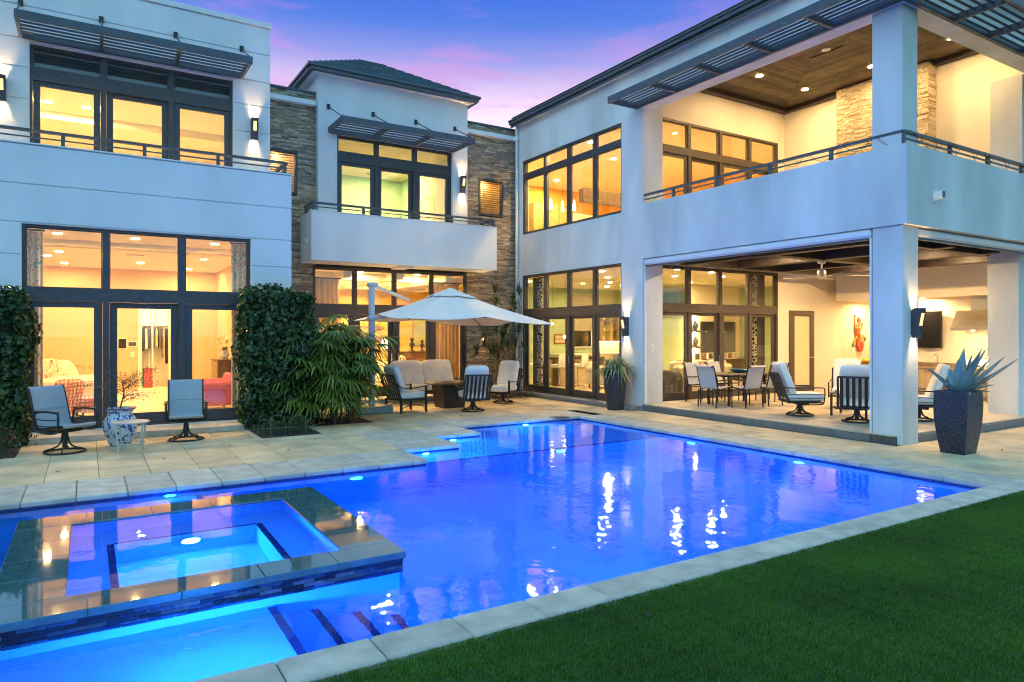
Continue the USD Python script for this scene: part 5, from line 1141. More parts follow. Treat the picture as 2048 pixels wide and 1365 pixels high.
# =================================================================== PLANTERS AND PLANTS
GLZ = mat('speckled_blue_glaze', (.004, .005, .010), .28, col2=(.045, .048, .07), scale=34., detail=9., bump=1.0, bscale=45.)
t = thing('square_planter', 'tall square dark speckled planter holding a blue agave', 'planter', (11.17, 5.19, 0))
b = B(); pr = [(.001, 0), (.165, 0), (.172, .015), (.205, .25), (.232, .50), (.240, .72), (.232, .92), (.222, .945), (.195, .945), (.19, .86), (.001, .86)]
v0, F0 = [], []
for (r, z) in pr:
    o = len(v0); v0 += [(-r, -r, z), (r, -r, z), (r, r, z), (-r, r, z)]
    if o: F0 += [[o - 4 + j, o - 4 + (j + 1) % 4, o + (j + 1) % 4, o + j] for j in range(4)]
b.add(v0, F0); part(t, 'pot', b, GLZ, 25); b = B(); b.bx(-.188, .188, -.188, .188, .85, .88); part(t, 'soil', b, SOIL)
AGV = mat('agave_leaf', (.12, .20, .22), .5, col2=(.22, .34, .38), scale=5., stretch=(1, 1, .3)); 
t = thing('agave', 'blue green agave with long pointed leaves in the square planter', 'agave', (11.17, 5.19, .87))
ar = random.Random(5)
def blade(base, d, L, w, curl=.15, n=8, fold=.35):
    d = np.array(d, float); d /= np.linalg.norm(d); s = np.cross(d, (0, 0, 1)); s /= np.linalg.norm(s) + 1e-9; nrm = np.cross(s, d); V = []
    for i in range(n + 1):
        u = i / n; ww = w * (.62 + .9 * u - 1.0 * u * u) * (1 - u ** 4) if u < 1 else 0; p = np.array(base) + d * L * u + np.array([0, 0, -curl * L * u * u])
        V += [p - s * ww / 2 + nrm * fold * ww * .5, p - nrm * .012 * (1 - u), p + s * ww / 2 + nrm * fold * ww * .5]
    F = []
    for i in range(n):
        o = i * 3; F += [[o, o + 1, o + 4, o + 3], [o + 1, o + 2, o + 5, o + 4]]
    V = np.array(V); b = B(); b.add(V, F); b.add(V - nrm * .006, [f[::-1] for f in F]); return b
for (ax, el, L, w, cu) in ((-1.75, 1.15, .80, .10, .0), (-2.1, .95, .72, .11, -.05), (-.2, 1.45, .72, .13, 0), (-1.0, 1.35, .66, .12, 0), (-.9, .75, .60, .11, .1), (-.5, .62, .88, .10, -.1), (-.65, .50, .95, .11, -.12), (-.35, .35, .66, .10, .12), (-1.3, .5, .42, .10, .3), (-2.3, .45, .40, .10, .35), (.7, .8, .62, .11, .1), (1.8, .9, .6, .11, .1), (2.7, .8, .62, .11, .1), (-3.0, .6, .5, .1, .2), (.1, .45, .6, .1, .15), (-2.7, 1.2, .6, .11, 0), (-1.4, 1.0, .70, .11, .02), (-.7, 1.1, .78, .11, -.03), (-1.9, .65, .55, .1, .2), (-.05, .95, .70, .11, .05)):
    part(t, 'leaf', blade((.04 * math.cos(ax), .04 * math.sin(ax), 0), (math.cos(ax) * math.cos(el), math.sin(ax) * math.cos(el), math.sin(el)), L, w * 1.6, cu), AGV, True)
t = thing('round_planter', 'tall speckled blue planter with bushy arching grass by the wall', 'planter', (10.60, 12.40, 0))
b = B(); b.lathe([(.001, 0), (.16, 0), (.168, .015), (.205, .28), (.235, .58), (.245, .80), (.235, .97), (.222, .99), (.20, .99), (.19, .90), (.001, .90)], n=48, sq=3.2); part(t, 'pot', b, GLZ, 35); b = B(); b.disc((0, 0, .90), .19, (0, 0, 1), 24, .02); part(t, 'soil', b, SOIL)
GRL = leaf_mat('striped_grass_leaf', (.13, .19, .05), (.42, .44, .26), .25)
t = thing('spider_grass', 'bushy pale striped arching grass in the round planter', 'plant', (10.60, 12.40, .92))
b = B()
def arch(fb, base, a, el, L, w, droop, n=7):
    d = np.array([math.cos(a), math.sin(a)]); s = np.array([-d[1], d[0], 0]); V = []
    for i in range(n + 1):
        u = i / n; r = L * u * math.cos(el) ; z = L * u * math.sin(el) - droop * L * u * u; ww = w * (1 - u ** 2.2) * .5 * (.6 + .6 * min(1, u * 3)); p = np.array([base[0] + d[0] * r, base[1] + d[1] * r, base[2] + z]); V += [p - s * ww, p + s * ww]
    fb.add(V, [[2 * i, 2 * i + 1, 2 * i + 3, 2 * i + 2] for i in range(n)])
for i in range(380):
    a = ar.uniform(0, 2 * PI); arch(b, (ar.gauss(0, .07), ar.gauss(0, .07), 0), a, ar.uniform(.55, 1.4), ar.uniform(.50, .92), ar.uniform(.026, .040), ar.uniform(.45, 1.15))
part(t, 'leaves', b, GRL, kind='stuff')
# clipped hedges
HL = leaf_mat('hedge_leaf', (.012, .036, .010), (.085, .15, .032), .25, .32)
def hedge(label, x0, x1, y0, y1, z1, n, seed):
    r = np.random.default_rng(seed); t = thing('clipped_hedge', label, 'hedge', ((x0 + x1) / 2, (y0 + y1) / 2, 0))
    b = B(); b.bx(x0 + .16, x1 - .16, y0 + .16, y1 - .16, 0.0, z1 - .18); part(t, 'stems', b, mat('hedge_twigs', (.018, .022, .010), .95, var=.5, scale=25.), world=True)
    c = np.array([(x0 + x1) / 2, (y0 + y1) / 2, z1 / 2]); h = np.array([(x1 - x0) / 2, (y1 - y0) / 2, z1 / 2])
    A = np.array([h[1] * h[2], h[1] * h[2], h[0] * h[2], h[0] * h[2], h[0] * h[1]]); fa = r.choice(5, n, p=A / A.sum()); V = np.zeros((n, 3)); N = np.zeros((n, 3))
    u = r.uniform(-1, 1, (n, 2))
    for k, (ax, sg) in enumerate(((0, -1), (0, 1), (1, -1), (1, 1), (2, 1))):
        m_ = fa == k; o = [i for i in range(3) if i != ax]; V[m_, ax] = sg * h[ax]; V[np.ix_(m_, o)] = u[m_] * h[o]; N[m_, ax] = sg
    P_ = V + c; bulge = (meshkit.fbm(P_ * 2.6, 3, seed) - .5) * .50 + r.uniform(-.16, .03, n)
    edge = 1 - np.clip((np.abs(V / h).min(1)), 0, 1)
    P_ = P_ + N * bulge[:, None]; P_[:, 2] = np.maximum(P_[:, 2], .03)
    q = np.clip(np.abs(V) / h, 0, 1); rnd = np.clip(np.sort(q, 1)[:, 1] - .86, 0, 1); P_ = P_ - np.sign(V) * (rnd ** 1)[:, None] * .35 * (q > .8)
    nn = N + r.normal(0, .55, (n, 3)) + np.array([0, 0, .25]); nn /= np.linalg.norm(nn, axis=1, keepdims=True); d = np.cross(nn, r.normal(0, 1, (n, 3))) + np.array([0, 0, -.35]); d /= np.linalg.norm(d, axis=1, keepdims=True); s = np.cross(d, nn)
    L = r.uniform(.055, .105, n)[:, None]; w = L * .42
    VV = np.stack([P_, P_ + d * L * .3 + s * w + nn * .006, P_ + d * L * .75 + s * w * .7, P_ + d * L - nn * .012, P_ + d * L * .75 - s * w * .7, P_ + d * L * .3 - s * w + nn * .006], 1).reshape(-1, 3); k = np.arange(n)[:, None] * 6
    F = np.concatenate([k + [0, 1, 2], k + [0, 2, 3], k + [0, 3, 4], k + [0, 4, 5]]); part(t, 'foliage', (VV, F), HL, world=True, kind='stuff', rnd=np.repeat(r.random(n) ** 2, 6))
hedge('clipped leafy hedge column between the left wing doors and the palm', 2.47, 3.82, 13.30, 14.02, 2.62, 9000, 1)
hedge('clipped leafy hedge column at the left edge of the photo', -2.2, -.80, 13.30, 14.02, 2.50, 8000, 2)
for k, (q, lab) in enumerate((((2.55, 3.60, 12.2, 13.31), 'dark soil bed below the right hedge'), ((3.60, 4.97, 13.28, 15.2), 'dark soil bed under the palm'), ((-1.6, -.88, 12.2, 14.1), 'dark soil bed beside the left swivel chair'), ((9.55, 11.05, 16.2, 17.6), 'dark soil bed of the dragon plants'))):
    b = B(); xs = np.linspace(q[0], q[1], 10); ys = np.linspace(q[2], q[3], 10); g = np.array([(x, y, -.005 + .012 * rng.random()) for y in ys for x in xs]); b.add(g, [[j * 10 + i, j * 10 + i + 1, (j + 1) * 10 + i + 1, (j + 1) * 10 + i] for j in range(9) for i in range(9)])
    single('planting_bed', b, SOIL, lab, kind='structure')
FLG = leaf_mat('ground_plant_leaf', (.02, .06, .015), (.08, .13, .03), .25); FLR = leaf_mat('red_flower', (.22, .02, .03), (.45, .08, .12), .2)
def bush(label, cat, cx, cy, rx, ry, h, n, nf, seed, fm=FLR):
    r = random.Random(seed); t = thing('flowering_plant', label, cat, (cx, cy, 0)); b = B(); f = B()
    for i in range(n):
        a = r.uniform(0, 2 * PI); u = math.sqrt(r.random()); zt = h * (1 - .5 * u * u) * r.uniform(.15, 1); leaf(b, np.array([rx * u * math.cos(a), ry * u * math.sin(a), zt]), (r.gauss(0, 1), r.gauss(0, 1), r.gauss(.4, .5)), r.uniform(.03, .06), .022)
    for i in range(nf):
        a = r.uniform(0, 2 * PI); u = math.sqrt(r.random()); leaf(f, np.array([rx * u * math.cos(a), ry * u * math.sin(a), h * (1 - .5 * u * u) * r.uniform(.75, 1.05)]), (r.gauss(0, 1), r.gauss(0, 1), r.gauss(.3, .5)), .035, .03)
    st = B()
    for i in range(14): a = r.uniform(0, 2 * PI); u = r.uniform(.2, .9); st.tube([(rx * u * .5 * math.cos(a), ry * u * .5 * math.sin(a), 0), (rx * u * math.cos(a), ry * u * math.sin(a), h * .75)], .003, 4)
    part(t, 'stems', st, BARK); part(t, 'foliage', b, FLG, kind='stuff')
    if nf: part(t, 'flowers', f, fm, kind='stuff')
bush('low red flowering plant beside the left swivel chair', 'plant', -1.12, 12.75, .26, .5, .42, 700, 130, 1)
bush('low leafy plant under the right hedge, left half of the bed', 'plant', 2.85, 12.6, .26, .30, .26, 420, 30, 2); bush('low leafy plant at the corner of the right hedge bed', 'plant', 3.28, 12.58, .22, .28, .30, 420, 40, 3)
bush('low reddish plant beneath the dragon plants by the kitchen doors', 'plant', 10.40, 16.05, .42, .22, .34, 600, 140, 4); bush('low green plant at the foot of the stone wall beside the sofa', 'plant', 9.75, 16.6, .3, .3, .3, 350, 20, 5)
t = thing('garden_fence', 'low wire hoop fence edging the bed below the right hedge', 'fence', (3.05, 12.35, 0)); WIREM = mat('pale_wire', (.16, .15, .11), .5)
for (x, h, w) in ((2.62, .28, .11), (2.85, .34, .13), (3.20, .32, .14), (3.40, .24, .07)):
    b = B(); an = np.linspace(0, PI, 13); b.tube([(x - 3.05 - w, 0, 0)] + [(x - 3.05 - w * math.cos(a), 0, h - w * .7 + w * .9 * math.sin(a)) for a in an] + [(x - 3.05 + w, 0, 0)], .0028, 5); part(t, 'hoop', b, WIREM, True)
b = B(); b.tube([(-.55, 0, .15), (.45, 0, .15), (.70, .25, .16)], .003, 5); part(t, 'wire', b, WIREM)
# lady palm
PLF = leaf_mat('palm_leaf', (.045, .105, .018), (.27, .33, .06), .35, .35); CANE = mat('palm_cane', (.10, .075, .045), .9, var=.4, scale=15.)
t = thing('lady_palm', 'dense bushy lady palm with drooping fan leaves between hedge and umbrella', 'palm', (4.25, 14.1, 0)); pr_ = random.Random(21)
def fan(c, a, el, L, n):
    b = B(); out = np.array([math.cos(a) * math.cos(el), math.sin(a) * math.cos(el), math.sin(el)]); sd = np.array([-math.sin(a), math.cos(a), 0]); up = np.cross(out, sd) * -1; up = np.cross(sd, out) * -1 if up[2] < 0 else up
    for k in range(n):
        ph = (k - (n - 1) / 2) * (2.5 / n); d = out * math.cos(ph) + sd * math.sin(ph); s = -out * math.sin(ph) + sd * math.cos(ph); LL = L * pr_.uniform(.8, 1.05) * (1 - .12 * abs(ph)); w = pr_.uniform(.052, .068); V = []
        dr = pr_.uniform(.30, .75)
        for i in range(6):
            u = i / 5; ww = w * (.35 + 1.6 * u - 1.95 * u * u + .05) ; ww = max(ww, .004); p = np.array(c) + d * LL * u + np.array([0, 0, -dr * LL * u * u]); V += [p - s * ww / 2, p + s * ww / 2]
        b.add(V, [[2 * i, 2 * i + 1, 2 * i + 3, 2 * i + 2] for i in range(5)])
    return b
for k in range(29):
    a = pr_.uniform(0, 2 * PI); r = math.sqrt(pr_.random()) * .85; H = (1.0 + 1.3 * pr_.random() ** .7) * (1 - .28 * r); bx_, by_ = r * math.cos(a), r * math.sin(a) * .9; lean = pr_.uniform(.1, .28)
    top = np.array([bx_ + lean * math.cos(a), by_ + lean * math.sin(a), H]); b = B(); b.tube(bend([(bx_, by_, 0), (bx_ * 1.05, by_ * 1.05, H * .5), tuple(top)], 3), .013, 6); part(t, 'cane', b, CANE, True)
    for j in range(10):
        aa = pr_.uniform(0, 2 * PI); u = .25 + .75 * (j / 9); st = np.array([bx_, by_, 0]) * (1 - u) + top * u; pl_ = pr_.uniform(.16, .36); e = pr_.uniform(.15, .9); q = st + np.array([math.cos(aa) * pl_ * math.cos(e), math.sin(aa) * pl_ * math.cos(e), pl_ * math.sin(e)]); fb = fan(q, aa, pr_.uniform(-.1, .55), pr_.uniform(.42, .60), pr_.choice((11, 12, 13))); fb.tube([st, q], .005, 4); part(t, 'frond', fb, PLF)
inner = B()
for k in range(330):
    n_ = np.array([pr_.gauss(0, 1), pr_.gauss(0, 1), pr_.gauss(.25, .8)]); n_ /= np.linalg.norm(n_); rr2 = pr_.uniform(.45, .97)
    c_ = np.array([.05, -.05, 1.12]) + n_ * np.array([.78, .70, 1.0]) * rr2; c_[2] = max(c_[2], .25)
    f_ = fan(c_, math.atan2(n_[1], n_[0]) + pr_.gauss(0, .5), pr_.uniform(-.2, .7), pr_.uniform(.36, .50), 9); inner.add(*f_.get())
part(t, 'inner_fronds', inner, PLF, kind='stuff')
# dragon plants
t = thing('dragon_plant', 'spiky dragon plant with bare forked stems against the stone wall', 'dracaena', (10.1, 16.85, 0)); DRL = leaf_mat('dragon_leaf', (.03, .07, .02), (.13, .18, .06), .2, .4); DST = mat('dragon_stem', (.30, .22, .13), .85, var=.25, scale=30.)
HD = [(10.02, 3.05), (10.63, 3.02), (9.86, 2.72), (10.6, 2.79), (10.74, 2.64), (9.52, 1.92), (9.97, 1.97), (10.34, 2.04), (10.6, 1.97), (10.85, 1.9), (10.27, 1.72), (10.51, 1.68), (9.39, 1.33), (9.49, 1.52), (9.72, 1.32), (9.85, 1.35), (10.1, 1.4), (10.22, 1.52), (10.48, 1.5), (10.80, 1.44), (10.22, 1.11), (10.32, 1.01)]
for i, (hx, hz) in enumerate(HD):
    y = 16.85 + ar.uniform(-.3, .35); bx0 = 10.0 + ar.uniform(-.12, .35); p = np.array([hx, y, hz]) - t.loc
    b = B(); q = bend([(bx0 - t.loc[0], ar.uniform(-.1, .1), 0), ((bx0 - t.loc[0]) * .7 + p[0] * .3 + ar.uniform(-.06, .06), p[1] * .4, hz * .45), (p[0] * .8 + ar.uniform(-.04, .04), p[1] * .9, hz * .8), tuple(p)], 4); b.tube(q, np.linspace(.02, .010, len(q)), 6); part(t, 'stem', b, DST, True)
    b = B()
    for k in range(60):
        a = ar.uniform(0, 2 * PI); arch(b, p + (0, 0, ar.uniform(-.10, .02)), a, ar.uniform(-.35, 1.45), ar.uniform(.22, .36), .032, ar.uniform(.0, .4), 4)
    part(t, 'leaf_rosette', b, DRL)
# a few fallen leaves on the paving
DRY = mat('dry_leaf', (.035, .022, .014), .8)
for (x, y, lab) in ((.9, 10.9, 'dry leaf on the paving below the painted jar'), (-.35, 10.6, 'dry leaf on the paving left of the spa'), (1.9, 11.6, 'dry leaf on the paving before the right swivel chair'), (11.9, 4.9, 'dry leaf on the paving beside the agave planter'), (2.6, 10.7, 'dry leaf on the coping behind the spa'), (6.9, 13.2, 'dry leaf on the paving before the black swivel chair'), (10.3, 9, 'dry leaf on the paving beside the patio step'), (3, 3.2, 'dry leaf on the lawn near the pool coping')):
    b = B(); leaf(b, np.array([x, y, .008]), (.8, .5, .12), .07, .035); v, f = b.get(); single('fallen_leaf', (np.vstack([v, v + (0, 0, .003)]), np.vstack([f, f[:, ::-1] + 4])), DRY, lab, 'leaf')

# =================================================================== INTERIORS
DUVET = mat('cream_duvet', (.74, .66, .54), .9, var=.05, scale=5., bump=1., bscale=12.)
FLORAL = ramp_mat('floral_cloth', [(0, (.72, .62, .46)), (1, (.72, .62, .46))]); 
LOOK['floral'] = usdkit.material(stage, '/World/Looks/floral', {'g': ('geometry', {}), 'n': ('noise_texture', {'scale': 7.0, 'detail': 3.0, 'distortion': 2.0}), 'r': ('rgb_ramp', {'ramp': [(0, (.16, .30, .16)), (.36, (.22, .36, .2)), (.42, (.72, .62, .46)), (.58, (.74, .62, .46)), (.64, (.62, .16, .08)), (1, (.58, .12, .07))]}), 'p': ('principled_bsdf', {'roughness': .9})}, [('g.position', 'n.vector'), ('n.fac', 'r.fac'), ('r.color', 'p.base_color')], surface='p.BSDF'); FLORAL = LOOK['floral']
LOOK['polka'] = usdkit.material(stage, '/World/Looks/polka', {'g': ('geometry', {}), 'v': ('voronoi_texture', {'scale': 15.0, 'randomness': .1}), 'r': ('rgb_ramp', {'ramp': [(0, (.74, .66, .54)), (.40, (.74, .66, .54)), (.46, (.58, .20, .15)), (1, (.55, .16, .12))]}), 'p': ('principled_bsdf', {'roughness': .9})}, [('g.position', 'v.vector'), ('v.distance', 'r.fac'), ('r.color', 'p.base_color')], surface='p.BSDF'); POLKA = LOOK['polka']
LOOK['trellis'] = usdkit.material(stage, '/World/Looks/trellis', {'g': ('geometry', {}), 'v': ('voronoi_texture', {'scale': 11.0, 'feature': 'distance_to_edge'}), 'r': ('rgb_ramp', {'ramp': [(0, (.62, .56, .44)), (.10, (.62, .56, .44)), (.14, (.02, .02, .022)), (1, (.015, .015, .018))]}), 'p': ('principled_bsdf', {'roughness': .9})}, [('g.position', 'v.vector'), ('v.distance', 'r.fac'), ('r.color', 'p.base_color')], surface='p.BSDF'); TRELLIS = LOOK['trellis']
PINK = mat('pink_velvet', (.48, .13, .20), .85, var=.15, scale=6.); SHEER = leaf_mat('sheer_curtain', (.70, .56, .30), (.72, .58, .32), .45, .9)
def curtain(label, axis, pos, u0, u1, z0, z1, m, amp=.04, per=.10, extra=None):
    t = thing('curtain', label, 'curtain', ((u0 + u1) / 2, pos, z0) if axis == 'y' else (pos, (u0 + u1) / 2, z0)); n = max(10, int((u1 - u0) / .012)); us = np.linspace(u0, u1, n)
    off = amp * np.sin(us * 2 * PI / per + .8 * np.sin(us * 9)) ; b = B(); nz = 8; V, F = [], []
    for j in range(nz + 1):
        zz = z0 + (z1 - z0) * j / nz; k = 1 + .25 * (1 - j / nz)
        for u, o in zip(us, off): V.append((u, pos + o * k, zz) if axis == 'y' else (pos + o * k, u, zz))
    for j in range(nz):
        for i in range(n - 1): F.append([j * n + i, j * n + i + 1, (j + 1) * n + i + 1, (j + 1) * n + i])
    V = np.array(V); b.add(V, F); d = np.array((0, .004, 0) if axis == 'y' else (.004, 0, 0)); b.add(V + d, [f[::-1] for f in F]); part(t, 'drape', b, m, True, world=True)
    b = B(); b.bx(*((u0 - .03, u1 + .03, pos - .02, pos + .02) if axis == 'y' else (pos - .02, pos + .02, u0 - .03, u1 + .03)), z1 + .005, z1 + .035); part(t, 'rod', b, BLACKM, world=True)
curtain('floral curtain inside the left edge of the bedroom doors', 'y', 14.62, -.92, -.66, .14, 3.6, FLORAL); curtain('floral curtain inside the right edge of the bedroom doors', 'y', 14.62, 2.46, 2.80, .14, 3.6, FLORAL)
curtain('golden sheer curtain at the left end of the sitting room doors', 'y', 17.95, 4.95, 5.75, .14, 3.25, SHEER, .045, .13); curtain('golden sheer curtain at the right end of the sitting room doors', 'y', 17.95, 8.38, 9.36, .14, 3.25, SHEER, .045, .13)
curtain('black and cream trellis curtain inside the far kitchen door', 'x', 11.50, 16.75, 17.02, .17, 3.45, TRELLIS); curtain('plain grey curtain beside the trellis one in the kitchen', 'x', 11.50, 17.03, 17.22, .17, 3.45, mat('grey_drape', (.12, .11, .08), .9))
curtain('black and cream trellis curtain at the right end of the patio doors', 'y', 12.62, 15.62, 15.92, .17, 3.45, TRELLIS); curtain('plain grey curtain beside the trellis one at the patio doors', 'y', 12.62, 15.93, 16.25, .17, 3.45, mat('grey_drape', (.12, .11, .08), .9))
t = thing('bed', 'wide bed with a cream quilt in the left wing bedroom', 'bed', (-.9, 18.2, .12)); b = B(); b.bx(-1.3, 1.35, -1.0, 1.0, 0, .30); part(t, 'base', b, FLORAL); b = B(); b.sq((.05, 0, .46), (1.35, 1.05, .26), (.35, .25), 20); part(t, 'quilt', b, DUVET, True); b = B(); b.bx(-1.45, -1.31, -1.05, 1.05, 0, 1.25, bev=.03); part(t, 'headboard', b, PEACH)
for k, (x, y, z, m, w) in enumerate(((-.85, 17.75, 1.02, FLORAL, .34), (-.62, 18.2, .98, FLORAL, .32), (-.40, 18.5, .95, DUVET, .30))):
    t = thing('pillow', ('front large floral pillow leaning on the bed', 'second floral pillow leaning on the bed behind the first', 'plain cream pillow at the back of the pillow row on the bed')[k], 'pillow', (x, y, z - .25)); b = B(); b.sq((0, 0, .22), (w, .12, w), (.75, .75), 14, rot((0, 0, 1), .9) @ rot((1, 0, 0), -.45)); part(t, 'cover', b, m, True)
def armchair(label, p, rz, m, W=.85):
    t = thing('armchair', label, 'armchair', p, rz); h = W / 2; b = B(); b.bx(-h + .12, h - .12, -.38, .30, .14, .30, bev=.03); part(t, 'base', b, m); b = B(); b.sq((0, -.06, .38), (h - .14, .36, .10), (.5, .25), 14); part(t, 'seat_cushion', b, m, True); b = B(); b.sq((0, .30, .46), (h - .06, .12, .34), (.35, .4), 16, rot((1, 0, 0), -.18)); part(t, 'back', b, m, True)
    for sx in (-1, 1): b = B(); b.bx(sx * (h - .06) - .07, sx * (h - .06) + .07, -.38, .32, .12, .52, bev=.03); b.tube([(sx * (h - .05), -.40, .55), (sx * (h - .05), .32, .57)], .10, 14); part(t, 'arm', b, m, 40)
    for sx in (-1, 1):
        for y in (-.33, .27): b = B(); b.tube([(sx * (h - .1), y, 0), (sx * (h - .1), y, .14)], [.018, .028], 8); part(t, 'leg', b, WALNUT)
armchair('red and cream dotted armchair in front of the bed', (-.55, 16.0, .12), PI + .9, POLKA, .75); armchair('red and cream dotted armchair at the far side of the bed', (-.15, 20.0, .12), 1.9, POLKA, .8)
armchair('pink velvet armchair inside the right bedroom door', (2.45, 16.35, .12), -1.45, PINK, 1.0)
t = thing('ottoman', 'red and cream dotted footstool behind the left swivel chair', 'footstool', (.20, 16.1, .12)); b = B(); b.sq((0, 0, .32), (.33, .26, .12), (.4, .25), 14); part(t, 'cushion', b, POLKA, True); b = B(); b.bx(-.30, .30, -.23, .23, .12, .26); part(t, 'frame', b, POLKA)
for sx in (-1, 1):
    for sy in (-1, 1): b = B(); b.tube([(sx * .26, sy * .2, 0), (sx * .26, sy * .2, .12)], .018, 8); part(t, 'leg', b, WALNUT)
t = thing('dresser', 'wooden chest of drawers behind the pink armchair', 'dresser', (3.10, 19.5, .12)); b = B(); b.bx(-.22, .26, -.55, .55, .08, .97); part(t, 'carcass', b, WALNUT); b = B(); b.bx(-.24, .27, -.58, .58, .97, 1.0, bev=.006); part(t, 'top', b, WALNUT)
for i in range(3):
    for j in range(2): b = B(); y0 = -.52 + j * .53; b.bx(-.238, -.221, y0, y0 + .51, .12 + i * .28, .38 + i * .28, bev=.004); d = part(t, 'drawer', b, mat('honey_wood', (.30, .18, .07), .4, var=.2)); b = B(); b.tube([(-.26, y0 + .2, .26 + i * .28), (-.26, y0 + .31, .26 + i * .28)], .01, 6); part(d, 'handle', b, BLACKM)
t = thing('flower_vase', 'patterned vase of white flowers on the bedroom dresser', 'flowers', (3.10, 19.35, 1.12)); b = B(); b.lathe([(.001, 0), (.07, 0), (.11, .10), (.10, .20), (.06, .25), (.07, .27)], n=24); part(t, 'vase', b, PORC, 40); b = B()
for i in range(120): n_ = np.array([rng.gauss(0, 1), rng.gauss(0, 1), abs(rng.gauss(0, .8))]); n_ /= np.linalg.norm(n_); leaf(b, np.array([0, 0, .42]) + n_ * np.array([.2, .2, .14]), (rng.gauss(0, 1), rng.gauss(0, 1), rng.gauss(0, 1)), .07, .05)
part(t, 'flowers', b, leaf_mat('white_petal', (.6, .55, .35), (.75, .70, .5), .3), kind='stuff'); b = B()
for i in range(40): arch(b, (0, 0, .25), rng.uniform(0, 6.28), rng.uniform(.3, 1.2), .22, .03, .5)
part(t, 'leaves', b, FLG, kind='stuff')
CL = [(.02, .02, .025), (.55, .5, .42), (.03, .03, .03), (.60, .55, .5), (.05, .05, .06), (.40, .28, .14), (.08, .06, .06), (.30, .22, .14), (.02, .02, .03)]
for k, x in enumerate((1.30, 1.40, 1.49, 1.57, 1.65, 1.86, 1.96, 2.06, 2.16)):
    t = thing('hanging_garment', ('black', 'cream', 'dark', 'white', 'charcoal', 'tan', 'brown', 'sand coloured', 'black patterned')[k] + ' garment hanging in the closet, ' + ('left of' if k < 5 else 'right of') + ' the white divider', 'clothes', (x, 24.2, 1.2), 0, 'clothes hanging in the closet')
    b = B(); L = (.75, .8, .7, .62, .6, .55, .6, .9, 1.1)[k]; q = np.array([(-.035, .75 - L), (.035, .75 - L), (.03, .7), (0, .76), (-.03, .7)]); b.poly(q, 'y', -.2, .2); part(t, 'cloth', b, mat(f'cloth_{k}', CL[k], .9)); b = B(); b.tube([(0, 0, .76), (0, 0, .84)], .004, 5); part(t, 'hanger', b, CHROME)
for k, (x, c, lab) in enumerate(((1.34, (.10, .50, .38), 'mint green storage box on the closet floor'), (1.62, (.5, .10, .12), 'red storage box on the closet floor'))):
    t = thing('storage_box', lab, 'box', (x, 24.1, .12)); b = B(); b.bx(-.12, .12, -.15, .15, 0, .55, bev=.01); part(t, 'box', b, mat(f'box_{k}', c, .6)); b = B(); b.bx(-.125, .125, -.155, .155, .55, .60, bev=.008); part(t, 'lid', b, mat(f'box_{k}', c, .6))
for (x, z, w, h, m, lab, nm) in ((.87, 1.51, .10, .14, BLACKM, 'small dark control screen on the bedroom back wall', 'control_panel'), (1.12, 1.5, .10, .06, GREYM, 'white thermostat right of the dark control screen', 'thermostat'), (1.12, 1.2, .03, .05, CREAM, 'white light switch below the thermostat', 'light_switch'), (2.5, 1.25, .03, .05, CREAM, 'white light switch right of the closet opening', 'light_switch')):
    t = thing(nm, lab, 'wall switch', (x, 22.6, z)); b = B(); b.bx(-w - .02, w + .02, -.012, 0, -h - .02, h + .02, bev=.004); part(t, 'plate', b, WHITE); b = B(); b.bx(-w, w, -.016, -.012, -h, h); part(t, 'face', b, m)
def vent(label, x, y, z):
    t = thing('ceiling_vent', label, 'vent', (x, y, z)); b = B(); b.bx(-.20, .20, -.10, .10, -.008, 0); part(t, 'frame', b, CEILY)
    for k in range(5): b = B(); b.bx(-.18, .18, -.085 + k * .037, -.065 + k * .037, -.014, -.008); part(t, 'slat', b, VENT)
vent('slotted vent in the bedroom ceiling', .97, 18.4, 3.664); vent('slotted vent in the aqua upper room ceiling near the window', 6.5, 20.2, 7.029); vent('slotted vent in the aqua upper room ceiling behind the light', 7.9, 21.4, 7.029); vent('slotted vent in the golden upper room ceiling', 12.6, 15.6, 7.118); vent('slotted vent in the yellow upper room ceiling', 1.2, 18.9, 6.719)
# golden sitting room
t = thing('sideboard', 'dark wood sideboard in the golden sitting room', 'sideboard', (9.5, 21.5, .12)); b = B(); b.bx(-.62, .62, -.22, .22, .05, 1.05); part(t, 'carcass', b, WALNUT); b = B(); b.bx(-.65, .65, -.24, .24, 1.05, 1.08); part(t, 'top', b, WALNUT)
for k in range(2): b = B(); b.bx(-.60 + k * .605, -.005 + k * .605, -.236, -.221, .10, 1.0, bev=.004); part(t, 'door', b, mat('red_walnut', (.13, .05, .022), .4, var=.3, scale=5.))
for (x, s, lab) in ((9.36, 1.0, 'taller dark carved figure on the sideboard'), (9.74, .82, 'shorter dark carved figure on the sideboard, right of the taller')):
    t = thing('figurine', lab, 'sculpture', (x, 21.45, 1.2)); b = B(); b.lathe([(.001, 0), (.09 * s, 0), (.08 * s, .03), (.03 * s, .06), (.05 * s, .16 * s), (.075 * s, .24 * s), (.05 * s, .31 * s), (.03 * s, .34 * s)], n=18); part(t, 'body', b, BLACKM, 40); b = B(); b.sq((0, 0, .40 * s), (.065 * s, .07 * s, .075 * s), .9, 10); part(t, 'head', b, BLACKM, True); b = B(); b.tube([(-.07 * s, 0, .27 * s), (-.10 * s, -.03, .18 * s), (0, -.08, .16 * s), (.10 * s, -.03, .18 * s), (.07 * s, 0, .27 * s)], .014, 6); part(t, 'arms', b, BLACKM, True)
